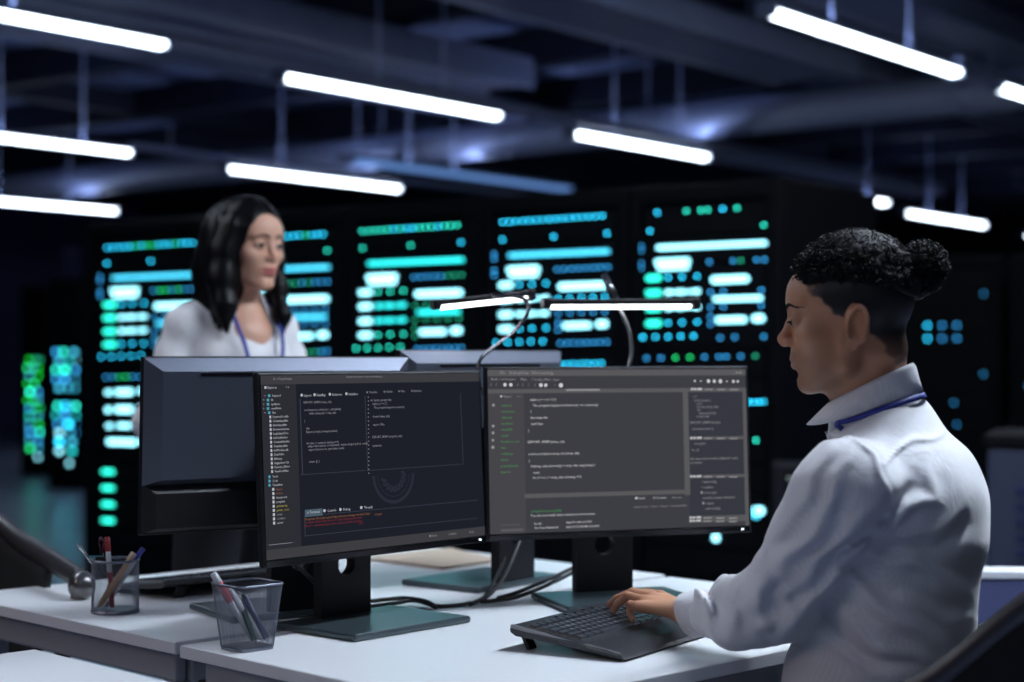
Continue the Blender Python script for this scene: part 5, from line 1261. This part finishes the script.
def wshirt(p):
    q = p-A3(WB); L = np.stack([q@A3(WF), q@A3(WR), q[:, 2]], 1)
    t = ell(L, (.0, 0, 1.20), (.105, .150, .20)); t = smin(t, ell(L, (.05, 0, 1.21), (.075, .12, .075)), .04); t = smin(t, ell(L, (0, 0, 1.0), (.11, .155, .16)), .05)
    t = smin(t, smin(cap(p, WN+Vector((0, 0, -.035)), WLS, .046, .045), cap(p, WN+Vector((0, 0, -.035)), WRS, .046, .045), .03), .03)
    for S_, E_, W_ in ((WLS, WLE, WLW), (WRS, WRE, WRW)):
        s = smin(cap(p, S_, E_, .045, .048), cap(p, E_, W_, .048, .036), .03); s = s-.004*np.sin(seg_t(p, S_, E_)*16+2*wf(p)); t = smin(t, s, .02)
    t = t-.004*wf(p)-.0015*wf2(p)-.005*np.sin(L[:, 1]*70+wf(p))*np.exp(-((L[:, 2]-1.15)/.12)**2)
    t = smax(t, -smin(chain(p, [WN+Vector((0, 0, -.02)), WNT], [.052, .060], .01), cap(p, X(.07, 0, 1.37), X(.13, 0, 1.28), .024, .005), .015), .006)
    return t
sdf_part('shirt', wshirt, A3(WB)+[-.33, -.33, .82], A3(WB)+[.33, .33, 1.44], .0065, M['shirt_w'], wom, A3(WB))
collar(wom, WB, WN+Vector((0, 0, -.018)), WNT, M['shirt_w'], .056, up=.045, drop=.045, fwd=WF, tiltv=.035, spread=.06, gap=1.2, flare=.02)
for s_ in (-1, 1):
    ribbon(wom, [X(.01, .062*s_, 1.372)-WB, X(.07, .066*s_, 1.345)-WB, X(.112, .060*s_, 1.29)-WB, X(.136, .045*s_, 1.22)-WB, X(.130, .022*s_, 1.10)-WB, X(.125, .006*s_, 1.02)-WB], .011, M['lanyard'], lambda p: A3v(WF)+Vector((0, 0, .2))) if False else ribbon(wom, [X(.01, .062*s_, 1.375)-WB, X(.075, .066*s_, 1.348)-WB, X(.118, .062*s_, 1.29)-WB, X(.142, .050*s_, 1.22)-WB, X(.136, .026*s_, 1.10)-WB, X(.13, .006*s_, 1.02)-WB], .011, M['lanyard'], lambda p: WF+Vector((0, 0, .25)))
MB().box(X(.138, 0, .975)-WB, (.028, .002, .042), axes(math.atan2(WF.y, WF.x)+PI/2), bev=.002).build('name_badge', M['paper'], wom)
def whand(p, W_, E_):
    d = (W_-E_).normalized(); s = chain(p, [E_.lerp(W_, .6), W_, W_+d*.05], [.030, .024, .022], .01)
    sd = d.cross(Vector((0, 0, 1))).normalized(); up = sd.cross(d)
    for k, L in enumerate((.075, .085, .080, .062)):
        b = W_+d*.07+sd*(k-1.5)*.017; s = smin(s, chain(p, [W_+d*.02+sd*(k-1.5)*.010, b, b+d*L*.5-up*.008, b+d*L*.85-up*.03], [.012, .009, .0078, .0065], .003), .004)
    return smin(s, chain(p, [W_+d*.01+sd*.02, W_+d*.05+sd*.045-up*.008, W_+d*.085+sd*.05-up*.02], [.012, .0095, .0075], .004), .006)
for W_, E_ in ((WLW, WLE), (WRW, WRE)):
    vs, fs = surfnet(lambda p: whand(p, W_, E_), A3(W_)-[.2, .2, .16], A3(W_)+[.2, .2, .14], .004); mesh_np('hand', vs, fs, M['skin'], wom, A3(WB), np.tile([.62, .34, .235], (len(vs), 1)))
def wtr(p):
    d = None
    for s_ in (-1, 1):
        e = chain(p, [X(0, .08*s_, .92), X(.01, .09*s_, .50), X(-.01, .10*s_, .08)], [.098, .066, .055], .03); d = e if d is None else smin(d, e, .03)
    return smin(d, ell(p, tuple(X(0, 0, .93)), (.135, .135, .12)), .04)-.004*wf(p)
sdf_part('trousers', wtr, A3(WB)+[-.28, -.28, .02], A3(WB)+[.28, .28, 1.06], .012, M['trouser'], wom, A3(WB))
for s_ in (-1, 1):
    a = X(-.01, .10*s_, .042); sdf_part('shoe', lambda p: smin(cap(p, a-WF*.04, a, .034, .038), cap(p, a, a+WF*.14, .036, .026), .02), A3(a)-[.22, .22, .05], A3(a)+[.22, .22, .08], .008, M['shoe'], wom, A3(WB))
